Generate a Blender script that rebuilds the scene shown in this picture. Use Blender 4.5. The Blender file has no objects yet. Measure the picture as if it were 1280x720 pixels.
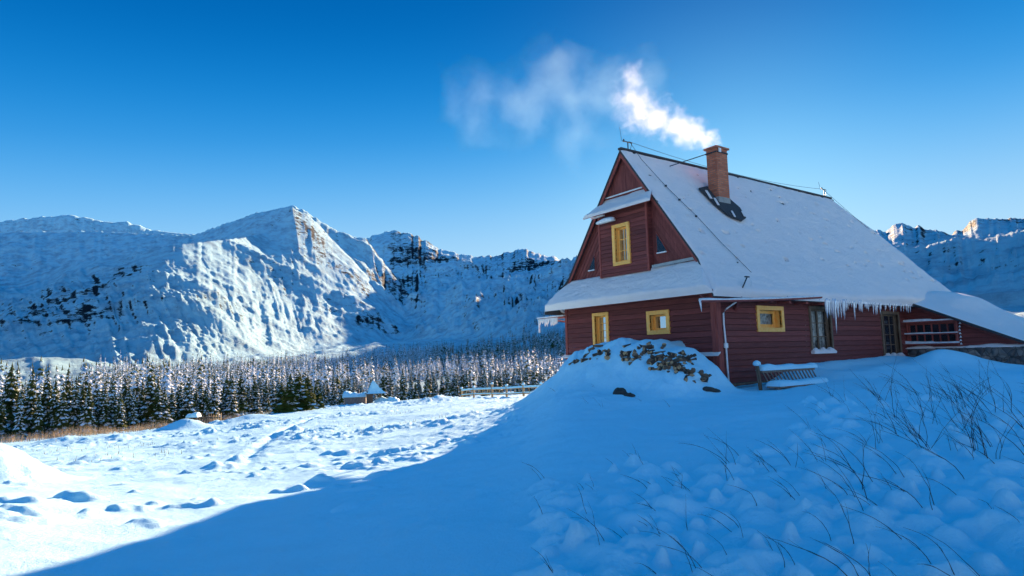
import bpy, math, random
import numpy as np
random.seed(7); rng = np.random.default_rng(11)
SC = bpy.context.scene
COL = SC.collection
# ---------------------------------------------------------------- camera
CAM = np.array([-16.53, -12.29, 1.12]); YAW, PITCH, ROLL = [math.radians(v) for v in (54.81, 6.1, -1.43)]
FPX = 773.62
Fv = np.array([math.cos(YAW)*math.cos(PITCH), math.sin(YAW)*math.cos(PITCH), math.sin(PITCH)])
R0 = np.array([math.sin(YAW), -math.cos(YAW), 0.0]); U0 = np.cross(R0, Fv)
Rv = R0*math.cos(ROLL)+U0*math.sin(ROLL); Uv = -R0*math.sin(ROLL)+U0*math.cos(ROLL)
def ray(px, py): return Fv + Rv*(px-640)/FPX - Uv*(py-360)/FPX
def azel(px, py):
    v = ray(px, py); return math.atan2(v[1], v[0]), v[2]/math.hypot(v[0], v[1])
def onplane(px, py, ax, val):
    v = ray(px, py); t = (val-CAM[ax])/v[ax]; return CAM+v*t
cam = bpy.data.cameras.new('camera'); camo = bpy.data.objects.new('camera', cam); COL.objects.link(camo)
cam.sensor_width = 36; cam.lens = FPX/1280*36; cam.clip_end = 30000; cam.clip_start = 0.05
from mathutils import Matrix, Vector
camo.matrix_world = Matrix(((Rv[0], Uv[0], -Fv[0], CAM[0]), (Rv[1], Uv[1], -Fv[1], CAM[1]), (Rv[2], Uv[2], -Fv[2], CAM[2]), (0, 0, 0, 1)))
SC.camera = camo
# ---------------------------------------------------------------- tagging
def tag(o, label=None, cat=None, group=None, kind=None):
    if label: o['label'] = label
    if cat: o['category'] = cat
    if group: o['group'] = group
    if kind: o['kind'] = kind
    return o
def empty(name, loc=(0, 0, 0), rz=0):
    o = bpy.data.objects.new(name, None); o.location = loc; o.rotation_euler = (0, 0, rz); o.empty_display_size = .2
    COL.objects.link(o); return o
class MB:
    """collects polygons into one mesh"""
    def __init__(s): s.v = []; s.f = []; s.m = []
    def poly(s, pts, m=0):
        n = len(s.v); s.v += [tuple(map(float, p)) for p in pts]; s.f.append(tuple(range(n, n+len(pts)))); s.m.append(m)
    def faces(s, vs, fs, m=0):
        n = len(s.v); s.v += [tuple(map(float, p)) for p in vs]
        for f in fs: s.f.append(tuple(n+i for i in f)); s.m.append(m)
    def box(s, a, b, m=0):
        (x0, y0, z0), (x1, y1, z1) = a, b
        if x0 > x1: x0, x1 = x1, x0
        if y0 > y1: y0, y1 = y1, y0
        if z0 > z1: z0, z1 = z1, z0
        s.faces([(x0,y0,z0),(x1,y0,z0),(x1,y1,z0),(x0,y1,z0),(x0,y0,z1),(x1,y0,z1),(x1,y1,z1),(x0,y1,z1)],
                [(0,3,2,1),(4,5,6,7),(0,1,5,4),(1,2,6,5),(2,3,7,6),(3,0,4,7)], m)
    def prism(s, pts, vec, m=0):
        """closed prism from a planar polygon (list of 3d pts) extruded by vec"""
        pts = [np.array(p, float) for p in pts]; vec = np.array(vec, float); n = len(pts)
        nrm = sum((np.cross(pts[i]-pts[0], pts[(i+1) % n]-pts[0]) for i in range(n)), np.zeros(3))
        if nrm @ vec > 0: pts = pts[::-1]
        vs = pts+[p+vec for p in pts]
        fs = [tuple(range(n)), tuple(range(2*n-1, n-1, -1))]
        fs += [((i+1) % n, i, i+n, (i+1) % n+n) for i in range(n)]
        s.faces(vs, fs, m)
    def beam(s, p, q, w, h, m=0, up=(0, 0, 1)):
        p = np.array(p, float); q = np.array(q, float); d = (q-p)/np.linalg.norm(q-p)
        a = np.cross(d, up); a /= np.linalg.norm(a)+1e-9; b = np.cross(a, d)
        c = [p+a*w/2*i+b*h/2*j for i, j in ((-1,-1),(1,-1),(1,1),(-1,1))]
        s.prism(c, q-p, m)
    def tube(s, pts, rad, n=6, m=0, cap=True):
        pts = [np.array(p, float) for p in pts]; k = len(pts)
        if not hasattr(rad, '__len__'): rad = [rad]*k
        vs = []
        for i, p in enumerate(pts):
            d = pts[min(i+1, k-1)]-pts[max(i-1, 0)]; d /= np.linalg.norm(d)+1e-9
            up = np.array([0, 0, 1.]) if abs(d[2]) < .9 else np.array([1., 0, 0])
            a = np.cross(d, up); a /= np.linalg.norm(a); b = np.cross(a, d)
            for j in range(n):
                t = 2*math.pi*j/n; vs.append(p+(a*math.cos(t)+b*math.sin(t))*rad[i])
        fs = [(i*n+j, i*n+(j+1) % n, (i+1)*n+(j+1) % n, (i+1)*n+j) for i in range(k-1) for j in range(n)]
        if cap: fs += [tuple(range(n-1, -1, -1)), tuple((k-1)*n+j for j in range(n))]
        s.faces(vs, fs, m)
    def build(s, name, mats, parent=None, smooth=False, loc=None):
        me = bpy.data.meshes.new(name); me.from_pydata(s.v, [], s.f)
        if not isinstance(mats, (list, tuple)): mats = [mats]
        for m in mats: me.materials.append(m)
        me.polygons.foreach_set('material_index', s.m)
        if smooth: me.polygons.foreach_set('use_smooth', [True]*len(s.f))
        me.update()
        o = bpy.data.objects.new(name, me); COL.objects.link(o)
        if parent is not None: o.parent = parent
        if loc is not None: o.location = loc
        return o
def gridmesh(name, P, mat, smooth=True, closed=False, parent=None):
    """P: (n,m,3) array -> one mesh"""
    n, m, _ = P.shape
    me = bpy.data.meshes.new(name)
    idx = np.arange(n*m).reshape(n, m)
    a = idx[:-1, :-1].ravel(); b = idx[1:, :-1].ravel(); c = idx[1:, 1:].ravel(); d = idx[:-1, 1:].ravel()
    F = np.stack([a, b, c, d], 1)
    if closed:
        F = np.concatenate([F, np.stack([idx[:-1, -1], idx[1:, -1], idx[1:, 0], idx[:-1, 0]], 1)])
    me.vertices.add(n*m); me.vertices.foreach_set('co', P.reshape(-1).astype(np.float32))
    me.loops.add(F.size); me.loops.foreach_set('vertex_index', F.ravel().astype(np.int32))
    me.polygons.add(len(F)); me.polygons.foreach_set('loop_start', (np.arange(len(F))*4).astype(np.int32))
    me.polygons.foreach_set('use_smooth', np.full(len(F), smooth))
    me.update(calc_edges=True); me.materials.append(mat)
    o = bpy.data.objects.new(name, me); COL.objects.link(o)
    if parent is not None: o.parent = parent
    return o
# ---------------------------------------------------------------- numpy noise
_T = rng.random((512, 512))
def vnoise(x, y, s=0):
    x = np.asarray(x, float)+s*17.3; y = np.asarray(y, float)+s*9.7
    xi = np.floor(x).astype(int); yi = np.floor(y).astype(int); fx = x-xi; fy = y-yi
    fx = fx*fx*fx*(fx*(fx*6-15)+10); fy = fy*fy*fy*(fy*(fy*6-15)+10)
    a = _T[xi % 512, yi % 512]; b = _T[(xi+1) % 512, yi % 512]; c = _T[xi % 512, (yi+1) % 512]; d = _T[(xi+1) % 512, (yi+1) % 512]
    return (a*(1-fx)+b*fx)*(1-fy)+(c*(1-fx)+d*fx)*fy
def fbm(x, y, o=4, s=0, g=.5):
    r = 0; a = 1; t = 0
    for i in range(o):
        r = r+a*(vnoise(x*2**i, y*2**i, s+i*3)*2-1); t += a; a *= g
    return r/t
def ridged(x, y, o=4, s=0, g=.5):
    r = 0; a = 1; t = 0
    for i in range(o):
        r = r+a*(1-np.abs(vnoise(x*2**i, y*2**i, s+i*3)*2-1)*2); t += a; a *= g
    return r/t
def rmf(x, y, o=6, s=0, lac=2.03):
    x = np.asarray(x, float); y = np.asarray(y, float)
    wx = x+.45*(vnoise(x*.9+5, y*.9, s+40)*2-1); wy = y+.45*(vnoise(x*.9, y*.9+9, s+41)*2-1)
    r = 0; wgt = 1.; a = .5; f = 1.; t = 0
    for i in range(o):
        c_, s_ = math.cos(i*.9+.4), math.sin(i*.9+.4)
        n = 1-np.abs(vnoise((wx*c_-wy*s_)*f, (wx*s_+wy*c_)*f, s+i*7)*2-1); n = n*n
        r = r+a*n*wgt; t += a; wgt = np.clip(n*1.7, .15, 1); a *= .55; f *= lac
    return r/t
def sm(x, a, b):
    t = np.clip((x-a)/(b-a), 0, 1); return t*t*(3-2*t)
# ---------------------------------------------------------------- materials
def newmat(name):
    m = bpy.data.materials.new(name); m.use_nodes = True; nt = m.node_tree
    b = nt.nodes['Principled BSDF']; return m, nt, b
def N(nt, typ, **kw):
    n = nt.nodes.new(typ)
    for k, v in kw.items():
        if k in n.inputs: n.inputs[k].default_value = v
        else: setattr(n, k, v)
    return n
def ramp(nt, fac, stops, interp='LINEAR'):
    r = nt.nodes.new('ShaderNodeValToRGB'); r.color_ramp.interpolation = interp
    e = r.color_ramp.elements
    while len(e) < len(stops): e.new(.5)
    for el, (p, c) in zip(e, stops): el.position = p; el.color = (*c, 1) if len(c) == 3 else c
    nt.links.new(fac, r.inputs[0]); return r
def coords(nt, scale=(1, 1, 1), kind='Object'):
    tc = nt.nodes.new('ShaderNodeTexCoord'); mp = nt.nodes.new('ShaderNodeMapping'); mp.inputs['Scale'].default_value = scale
    nt.links.new(tc.outputs[kind], mp.inputs[0]); return mp.outputs[0]
def noise(nt, vec, scale, detail=4, rough=.5):
    n = N(nt, 'ShaderNodeTexNoise', Scale=scale, Detail=detail, Roughness=rough); nt.links.new(vec, n.inputs['Vector']); return n.outputs['Fac']
def bump(nt, b, h, dist, strength=1):
    n = N(nt, 'ShaderNodeBump', Strength=strength, Distance=dist); nt.links.new(h, n.inputs['Height']); nt.links.new(n.outputs[0], b.inputs['Normal']); return n
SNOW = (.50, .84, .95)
def snow_mat(name, base=SNOW, sc=1., bd=.02, fine=True):
    m, nt, b = newmat(name); v = coords(nt)
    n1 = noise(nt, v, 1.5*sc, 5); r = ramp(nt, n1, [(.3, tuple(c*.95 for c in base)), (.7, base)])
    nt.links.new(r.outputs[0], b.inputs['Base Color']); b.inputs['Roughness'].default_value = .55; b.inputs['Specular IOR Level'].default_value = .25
    n2 = noise(nt, v, 9*sc, 9, .72); bump(nt, b, n2, bd*1.6); return m
def wood_mat(name, c1, c2, grain=(1, 1, 12), bd=.006, rough=.7, spec=.3, island=True):
    m, nt, b = newmat(name); v = coords(nt, grain)
    n1 = noise(nt, v, 3., 6, .6)
    r = ramp(nt, n1, [(.3, c1), (.7, c2)])
    g = nt.nodes.new('ShaderNodeNewGeometry')
    mx = N(nt, 'ShaderNodeMix', data_type='RGBA', blend_type='MULTIPLY'); mx.inputs[0].default_value = 1
    rr = ramp(nt, g.outputs['Random Per Island'], [(0, (.72, .72, .72)), (1, (1.15, 1.15, 1.15))])
    nt.links.new(r.outputs[0], mx.inputs[6]); nt.links.new(rr.outputs[0], mx.inputs[7])
    # pale worn patches
    v2 = coords(nt, (1, 1, 3)); n3 = noise(nt, v2, 2.3, 7, .7); wr = ramp(nt, n3, [(.60, (0, 0, 0)), (.74, (.22, .22, .22))])
    mw = N(nt, 'ShaderNodeMix', data_type='RGBA'); mw.inputs[7].default_value = (min(1, c2[0]*1.7+.05), c2[1]*2.2+.05, c2[2]*2.2+.05, 1)
    nt.links.new(wr.outputs[0], mw.inputs[0]); nt.links.new(mx.outputs[2], mw.inputs[6])
    nt.links.new(mw.outputs[2], b.inputs['Base Color'])
    b.inputs['Roughness'].default_value = rough; b.inputs['Specular IOR Level'].default_value = spec
    bump(nt, b, n1, bd); return m
def plain_mat(name, c, rough=.6, metal=0, sc=8, var=.25, bd=.002):
    m, nt, b = newmat(name); v = coords(nt); n1 = noise(nt, v, sc, 5)
    r = ramp(nt, n1, [(.3, tuple(x*(1-var) for x in c)), (.7, c)])
    nt.links.new(r.outputs[0], b.inputs['Base Color']); b.inputs['Roughness'].default_value = rough; b.inputs['Metallic'].default_value = metal
    if bd: bump(nt, b, n1, bd)
    return m
M = {}
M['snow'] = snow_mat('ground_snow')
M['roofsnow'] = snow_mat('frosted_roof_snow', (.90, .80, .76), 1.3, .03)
M['siding'] = wood_mat('maroon_siding', (.14, .032, .029), (.25, .060, .050), (.6, .6, 14))
M['sidingv'] = wood_mat('maroon_boards', (.15, .034, .030), (.26, .065, .052), (6, 6, .8))
M['trim'] = wood_mat('maroon_trim', (.24, .05, .04), (.36, .085, .065), (6, 6, .8))
M['yellow'] = wood_mat('honey_pine', (1., .41, .07), (1., .56, .15), (3, 3, 3), .001, .45)
M['brownwood'] = wood_mat('old_brown_wood', (.10, .065, .04), (.22, .14, .09), (5, 5, 1))
M['greywood'] = wood_mat('grey_weathered_wood', (.16, .13, .11), (.34, .27, .22), (4, 4, 1))
M['fencewood'] = wood_mat('fence_wood', (.42, .24, .11), (.62, .38, .2), (4, 4, 2))
M['darkfelt'] = plain_mat('dark_roof_felt', (.045, .045, .05), .85)
M['metal'] = plain_mat('dark_metal', (.05, .05, .055), .5, .6)
M['white'] = plain_mat('white_pipe', (.85, .83, .82), .4)
M['concrete'] = plain_mat('grey_concrete', (.36, .35, .33), .85, 0, 6, .3, .01)
M['zinc'] = plain_mat('dull_zinc', (.40, .39, .38), .45, .7)
# brick
m, nt, b = newmat('red_brick'); tc = nt.nodes.new('ShaderNodeTexCoord'); sp = nt.nodes.new('ShaderNodeSeparateXYZ'); nt.links.new(tc.outputs['Object'], sp.inputs[0])
ad = N(nt, 'ShaderNodeMath', operation='ADD'); nt.links.new(sp.outputs[0], ad.inputs[0]); nt.links.new(sp.outputs[1], ad.inputs[1])
cb = nt.nodes.new('ShaderNodeCombineXYZ'); nt.links.new(ad.outputs[0], cb.inputs[0]); nt.links.new(sp.outputs[2], cb.inputs[1])
bt = N(nt, 'ShaderNodeTexBrick', Scale=1.); bt.inputs['Brick Width'].default_value = .25; bt.inputs['Row Height'].default_value = .078; bt.inputs['Mortar Size'].default_value = .009
bt.inputs['Color1'].default_value = (.42, .10, .045, 1); bt.inputs['Color2'].default_value = (.62, .19, .09, 1); bt.inputs['Mortar'].default_value = (.22, .15, .12, 1)
nt.links.new(cb.outputs[0], bt.inputs['Vector']); nt.links.new(bt.outputs['Color'], b.inputs['Base Color']); b.inputs['Roughness'].default_value = .85
iv = N(nt, 'ShaderNodeMath', operation='SUBTRACT'); iv.inputs[0].default_value = 1; nt.links.new(bt.outputs['Fac'], iv.inputs[1]); bump(nt, b, iv.outputs[0], .01)
M['brick'] = m
# stone rubble
m, nt, b = newmat('rubble_stone'); v = coords(nt)
vo = N(nt, 'ShaderNodeTexVoronoi', Scale=3.6); nt.links.new(v, vo.inputs['Vector'])
r = ramp(nt, vo.outputs['Color'], [(0, (.05, .05, .055)), (.5, (.16, .15, .14)), (1, (.30, .27, .24))])
ve = N(nt, 'ShaderNodeTexVoronoi', Scale=3.6, feature='DISTANCE_TO_EDGE'); nt.links.new(v, ve.inputs['Vector'])
r2 = ramp(nt, ve.outputs['Distance'], [(0, (.35, .33, .30)), (.06, (1, 1, 1))])
mx = N(nt, 'ShaderNodeMix', data_type='RGBA', blend_type='MULTIPLY'); mx.inputs[0].default_value = 1
nt.links.new(r.outputs[0], mx.inputs[6]); nt.links.new(r2.outputs[0], mx.inputs[7]); nt.links.new(mx.outputs[2], b.inputs['Base Color']); b.inputs['Roughness'].default_value = .85
bump(nt, b, ve.outputs['Distance'], .12); M['stone'] = m
# glass
def glass_mat(name, tint, trans):
    m, nt, b = newmat(name); out = nt.nodes['Material Output']
    gl = N(nt, 'ShaderNodeBsdfGlossy', Roughness=.04); gl.inputs['Color'].default_value = (.6, .62, .66, 1)
    tr = nt.nodes.new('ShaderNodeBsdfTransparent'); tr.inputs['Color'].default_value = (.85, .9, .92, 1)
    df = nt.nodes.new('ShaderNodeBsdfDiffuse'); df.inputs['Color'].default_value = (*tint, 1)
    m1 = nt.nodes.new('ShaderNodeMixShader'); m1.inputs[0].default_value = trans; nt.links.new(df.outputs[0], m1.inputs[1]); nt.links.new(tr.outputs[0], m1.inputs[2])
    m2 = nt.nodes.new('ShaderNodeMixShader'); fr = N(nt, 'ShaderNodeFresnel', IOR=1.55); nt.links.new(fr.outputs[0], m2.inputs[0])
    nt.links.new(m1.outputs[0], m2.inputs[1]); nt.links.new(gl.outputs[0], m2.inputs[2]); nt.links.new(m2.outputs[0], out.inputs[0]); return m
M['glass'] = glass_mat('window_glass', (.03, .035, .05), .35)
M['glassclear'] = glass_mat('clear_window_glass', (.2, .2, .2), .9)
M['curtain'] = plain_mat('lace_curtain', (.85, .80, .72), .9, 0, 9, .75, .0)
M['interior'] = plain_mat('dark_interior', (.06, .035, .025), .9)
# ice
m, nt, b = newmat('icicle_ice'); b.inputs['Base Color'].default_value = (.85, .85, .90, 1); b.inputs['Roughness'].default_value = .15
b.inputs['Transmission Weight'].default_value = .55; b.inputs['IOR'].default_value = 1.31; M['ice'] = m
# conifer needles with snow
def needles(name, c1, c2):
    m, nt, b = newmat(name); v = coords(nt); n1 = noise(nt, v, 3, 5); r = ramp(nt, n1, [(.35, c1), (.65, c2)])
    nt.links.new(r.outputs[0], b.inputs['Base Color']); b.inputs['Roughness'].default_value = .8; b.inputs['Specular IOR Level'].default_value = .1; return m
M['needle'] = needles('spruce_needles', (.028, .045, .012), (.095, .115, .028))
M['needle2'] = needles('olive_pine_needles', (.045, .07, .012), (.12, .14, .03))
M['frost'] = snow_mat('branch_frost', (.74, .84, .92), 2, .02)
M['bark'] = plain_mat('spruce_bark', (.08, .055, .04), .9, 0, 10, .5, .01)
M['twig'] = plain_mat('bare_twig', (.05, .024, .018), .8, 0, 20, .4, 0)
M['grass'] = plain_mat('dry_grass', (.60, .42, .25), .9, 0, 3, .45, 0)
M['rock'] = plain_mat('bare_rock', (.07, .06, .05), .9, 0, 6, .6, .03)
M['birch'] = plain_mat('log_end', (.55, .34, .17), .8, 0, 12, .4, .004)
# mountain
m, nt, b = newmat('mountain_snow_and_rock'); v = coords(nt)
geo = nt.nodes.new('ShaderNodeNewGeometry'); sp = nt.nodes.new('ShaderNodeSeparateXYZ'); nt.links.new(geo.outputs['Normal'], sp.inputs[0])
v3 = coords(nt, (1, 1, 2.6))
nA = noise(nt, v3, .038, 10, .80); nB = noise(nt, v, .0045, 3, .5)
def math_(op, a, b_):
    n = N(nt, 'ShaderNodeMath', operation=op)
    for i, q in enumerate((a, b_)):
        if isinstance(q, (int, float)): n.inputs[i].default_value = q
        else: nt.links.new(q, n.inputs[i])
    return n.outputs[0]
# rock = steepness + noise
st = math_('SUBTRACT', 1.0, sp.outputs[2])
q = math_('ADD', math_('MULTIPLY', st, 1.3), math_('MULTIPLY', math_('SUBTRACT', nA, .5), 2.2)); q = math_('ADD', q, math_('MULTIPLY', math_('SUBTRACT', nB, .5), 1.4))
atn = N(nt, 'ShaderNodeAttribute', attribute_name='rocky'); q = math_('ADD', q, atn.outputs['Fac'])
rk = ramp(nt, q, [(.58, (0, 0, 0)), (.70, (1, 1, 1))])
rc = ramp(nt, nA, [(.3, (.006, .012, .018)), (.8, (.015, .028, .044))])
nC = noise(nt, v, .03, 8, .7); scol = ramp(nt, nC, [(.32, (.27, .46, .58)), (.56, SNOW)])
mx = N(nt, 'ShaderNodeMix', data_type='RGBA'); nt.links.new(rk.outputs[0], mx.inputs[0]); nt.links.new(scol.outputs[0], mx.inputs[6]); nt.links.new(rc.outputs[0], mx.inputs[7])
nt.links.new(mx.outputs[2], b.inputs['Base Color']); b.inputs['Roughness'].default_value = .8; b.inputs['Specular IOR Level'].default_value = .1
bump(nt, b, nA, 14, .9); M['mountain'] = m
#@@TERRAIN
# ---------------------------------------------------------------- terrain heights: columns of (distance, picture row | height)
cols = {
 0:    [(3,'z',-.50),(6,'z',-.72),(10,640),(14,612),(20,592),(35,567),(60,551),(75,550),(110,535),(150,521),(250,499),(400,480),(700,468),(1000,461)],
 130:  [(3,'z',-.50),(6,'z',-.70),(10,648),(14,612),(20,588),(35,561),(60,541),(75,541),(110,528),(150,515),(250,494),(400,474),(700,462),(1000,456)],
 250:  [(3,'z',-.50),(6,'z',-.66),(10,646),(14,606),(20,578),(35,550),(60,533),(80,527),(110,521),(150,511),(250,489),(400,470),(700,456),(1000,451)],
 350:  [(3,'z',-.50),(6,'z',-.62),(10,637),(15,590),(25,555),(40,532),(60,519),(85,513),(110,509),(150,499),(250,481),(400,466),(700,452),(1000,446)],
 460:  [(3,'z',-.48),(6,'z',-.58),(10,620),(15,580),(25,545),(40,522),(60,510),(90,503),(120,501),(150,496),(250,478),(400,461),(700,446),(1000,436)],
 560:  [(3,'z',-.45),(6,'z',-.50),(10,604),(15,564),(25,529),(40,510),(60,501),(80,498),(110,497),(150,489),(250,472),(400,456),(700,440),(1000,427)],
 640:  [(3,'z',-.45),(6,'z',-.45),(10,588),(15,550),(20,530),(25,514),(45,499),(70,494),(90,495),(150,486),(250,467),(400,450),(700,433),(1000,420)],
 700:  [(3,'z',-.42),(6,'z',-.42),(10,'z',-.45),(15,'z',-.40),(20,'z',-.25),(27,'z',-.1),(35,'z',-.8),(50,'z',-2.2),(70,'z',-4),(90,494),(150,484),(250,463),(400,446),(700,424),(1000,405)],
 900:  [(3,'z',-.40),(6,'z',-.38),(12,'z',-.36),(18,'z',-.25),(24,'z',0),(35,'z',.2),(60,'z',-1),(90,'z',-3),(150,'z',-5),(250,'z',-2),(400,'z',6),(700,'z',35),(1000,'z',70)],
 1100: [(3,'z',-.40),(6,'z',-.33),(12,'z',-.25),(20,'z',-.05),(28,'z',.2),(40,'z',.1),(60,'z',-.5),(150,'z',-2),(250,'z',2),(400,'z',10),(700,'z',35),(1000,'z',70)],
 1280: [(3,'z',-.38),(6,'z',-.28),(12,'z',-.15),(20,'z',.0),(30,'z',.17),(45,'z',.2),(60,'z',0),(150,'z',-1),(250,'z',2),(400,'z',10),(700,'z',35),(1000,'z',70)],
}
LR = np.linspace(math.log(1.), math.log(1100), 260)
ca = []; cz = []
for x in sorted(cols):
    hy = 459-(459-427)*x/1280; az = azel(x, hy+25)[0]
    rs = []; zs = []
    for e in cols[x]:
        if e[1] == 'z': rs.append(e[0]); zs.append(e[2])
        else: rs.append(e[0]); zs.append(CAM[2]+e[0]*azel(x, e[1])[1])
    z = np.interp(LR, np.log(rs), zs)
    k = np.exp(-np.linspace(-2, 2, 13)**2); k /= k.sum(); z = np.convolve(np.pad(z, 6, 'edge'), k, 'valid')
    ca.append(az); cz.append(z)
ca = np.array(ca); cz = np.array(cz); o_ = np.argsort(ca); ca = ca[o_]; cz = cz[o_]
AZG = np.radians(np.linspace(-10, 125, 271))
HT = np.array([[*np.interp(AZG, ca, cz[:, j])] for j in range(len(LR))])       # (r, az)
k = np.exp(-np.linspace(-2, 2, 17)**2); k /= k.sum()
HT = np.apply_along_axis(lambda a: np.convolve(np.pad(a, 8, 'edge'), k, 'valid'), 1, HT)
def base_h(az, r):
    az = np.asarray(az, float); r = np.asarray(r, float)
    i = np.clip((az-AZG[0])/(AZG[1]-AZG[0]), 0, len(AZG)-1.001); j = np.clip((np.log(np.maximum(r, 1.))-LR[0])/(LR[1]-LR[0]), 0, len(LR)-1.001)
    i0 = i.astype(int); j0 = j.astype(int); fi = i-i0; fj = j-j0
    return (HT[j0, i0]*(1-fi)+HT[j0, i0+1]*fi)*(1-fj)+(HT[j0+1, i0]*(1-fi)+HT[j0+1, i0+1]*fi)*fj
# snow clumps under the shrubs (foreground right)
clumps = []
def in_shrub(px, py): return (px > 690+max(0, (520-py))*3) and py > 480 or (px > 940 and py > 470)
def az_r_to_xy(az, r): return CAM[0]+r*math.cos(az), CAM[1]+r*math.sin(az)
for _ in range(4000):
    px = random.uniform(680, 1420); py = random.uniform(500, 760)
    if px < 700+random.random()*60 and py < 590: continue
    if px < 1000 and py < 560: continue
    if px < 960 and py < 575+random.random()*15: continue
    v = ray(px, py); az = math.atan2(v[1], v[0]); el = v[2]/math.hypot(v[0], v[1])
    r = (CAM[2]+.33)/(-el)
    if r > 17 or r < 2.6: continue
    x, y = az_r_to_xy(az, r)
    sp_ = random.choice((.15, .22, .32))+.018*r
    if any((x-c[0])**2+(y-c[1])**2 < sp_**2 for c in clumps): continue
    clumps.append((x, y, random.uniform(.05, .15), random.choice((.06, .09, .11, .14))*random.uniform(.85, 1.25), random.uniform(0, 3.14), random.uniform(1, 1.7)))
def xy_feat(x, y):
    h = np.zeros_like(x)
    # bank against the gable wall, over the firewood
    prof = np.interp(y, [-1.5, -1.0, -.6, .24, 1.35, 2.4, 3.4, 4.39, 5.45, 6.6, 8.5], [0, .12, .68, 1.22, 1.50, 1.52, 1.42, 1.27, .62, .35, 0])
    prof = prof*.95*(1+.06*fbm(x*1.5, y*1.5, 3, 5))
    out = sm(x, -4.3, -1.45)*(1-.0*x)
    corner = 1-sm(x, -.9, -.2)*(1-sm(y, .4, 1.4))
    h += (prof+.1)*out*corner*np.where(x < 1, 1, 0)*sm(y, -1.9, -.9)*(1-sm(y, 7, 10))
    wp_ = np.exp(-((x+2.3)/1.1)**2)*sm(y, -1.5, -.5)*(1-sm(y, 5.2, 6)); h += wp_*.17*fbm(x*2.1, y*2.1, 3, 61, .6)
    # broad bank in front of that
    h += .33*np.exp(-((x+3.9)**2/5+(y-3.2)**2/12))
    # snow along the long wall
    h += .42*np.exp(-((y+.1)/.75)**2)*sm(x, 2.2, 4.6)*(1-sm(x, 13, 15))
    h += .18*np.exp(-((y+1.6)/.8)**2)*sm(x, 3.2, 4.6)*(1-sm(x, 8, 10))
    h += .62*np.exp(-((x-11.2)**2/3.2+(y+2.0)**2/1.2)) + .15*np.exp(-((x-12)**2/2+(y+3.3)**2/2))
    # big drift at the left edge, drifts by the tree line
    d = np.sqrt(((x+18.2)/1.25)**2+((y-4.9)/1.0)**2+1e-9)*(1+.12*fbm(x*1.7, y*1.7, 2, 91)); h += .82*np.exp(-d**3.2)
    for (px, py, rr, w, hh) in ((232, 533, 56, 1.5, .8), (312, 523, 60, 1.8, .55), (80, 548, 48, 1.5, .3), (130, 551, 45, 2., .35), (545, 497, 60, 2.5, .5)):
        az, _ = azel(px, py); cx, cy = az_r_to_xy(az, rr); h += hh*np.exp(-((x-cx)**2+(y-cy)**2)/w**2)
    return h
def ground_z(x, y, detail=True):
    x = np.asarray(x, float); y = np.asarray(y, float)
    dx = x-CAM[0]; dy = y-CAM[1]; r = np.hypot(dx, dy); az = np.arctan2(dy, dx)
    azw = np.where(az < math.radians(-100), az+2*math.pi, az)
    z = base_h(np.clip(azw, AZG[0], AZG[-1]), r)
    # lit hill in the far valley, left
    a0 = azel(25, 440)[0]; z = z+(11*np.exp(-((azw-a0)/.075)**2)+5*np.exp(-((azw-a0+.07)/.05)**2))*np.exp(-((r-520)/110)**2)
    if detail:
        z = z+xy_feat(x, y)
        near = 1-sm(r, 90, 140)
        z = z+near*(.10*fbm(x*.33, y*.33, 3, 1)+.035*fbm(x*1.3, y*1.3, 3, 2))*sm(r, 2, 8)
        # windblown lumps and footprints on the sunlit meadow
        az1, az2 = azel(690, 500)[0], azel(300, 500)[0]
        med = sm(azw, az1, az1+.1)*sm(r, 11, 22)*(1-sm(r, 75, 110))
        lump = np.clip(fbm(x*.85, y*.85, 4, 7, .6)-.10, 0, 1)
        lump2 = np.clip(fbm(x*2.6, y*2.6, 3, 9, .6)-.18, 0, 1)
        patch = sm(fbm(x*.12, y*.12, 2, 13), -.25, .3)
        z = z+med*(.42*lump+.28*lump2)*(.25+.75*patch)
        # low humps scattered over the near lit snow
        med2 = sm(azw, azel(560, 600)[0], azel(420, 600)[0])*sm(r, 7, 10)*(1-sm(r, 22, 30))
        z = z+med2*.33*np.clip(fbm(x*1.3+40, y*1.3, 3, 21)-.36, 0, 1)
        # disturbed snow on the shaded bank below the gable
        bk = np.exp(-(((x+5)/3)**2+((y-3.)/4)**2)); z = z+bk*.10*np.clip(fbm(x*2.2, y*2.2, 3, 31), 0, 1)
        # rutted track
        tr = np.exp(-(((azw-azel(430, 560)[0])*r-3.2*np.sin(r*.05))/.25)**2)*sm(r, 16, 22)*(1-sm(r, 50, 60)); z = z-.10*tr
        # shrub area swell
        sh = sm(-azw, -azel(760, 560)[0], -azel(980, 560)[0])*sm(r, 4, 7)*(1-sm(r, 15, 20)); z = z+sh*(.06+.05*fbm(x*.8, y*.8, 3, 41))
    return z
def add_clumps(x, y, z):
    for (cx, cy, h, w, a, e) in clumps:
        m_ = (np.abs(x-cx) < 1.0) & (np.abs(y-cy) < 1.0)
        if not m_.any(): continue
        dx = x[m_]-cx; dy = y[m_]-cy; u = dx*math.cos(a)+dy*math.sin(a); v_ = -dx*math.sin(a)+dy*math.cos(a)
        d = np.sqrt(u*u/(e*e)+v_*v_)/w; d = d*(1+.55*fbm(x[m_]*4.1, y[m_]*4.1, 3, 3))
        z[m_] += h*np.exp(-np.abs(d)**2.8)
    return z
dense = np.radians(np.arange(4, 107, .115)); coarse = np.radians(np.concatenate([np.arange(107, 364, 4.)]))
AZ = np.concatenate([dense, coarse])
def wrap(a): return np.where(a > math.pi, a-2*math.pi, a)
Rn = np.exp(np.concatenate([np.arange(math.log(.6), math.log(3), .02), np.arange(math.log(3), math.log(18), .0044), np.arange(math.log(18), math.log(140), .0075)])); Rn[-1] = 140.
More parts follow.
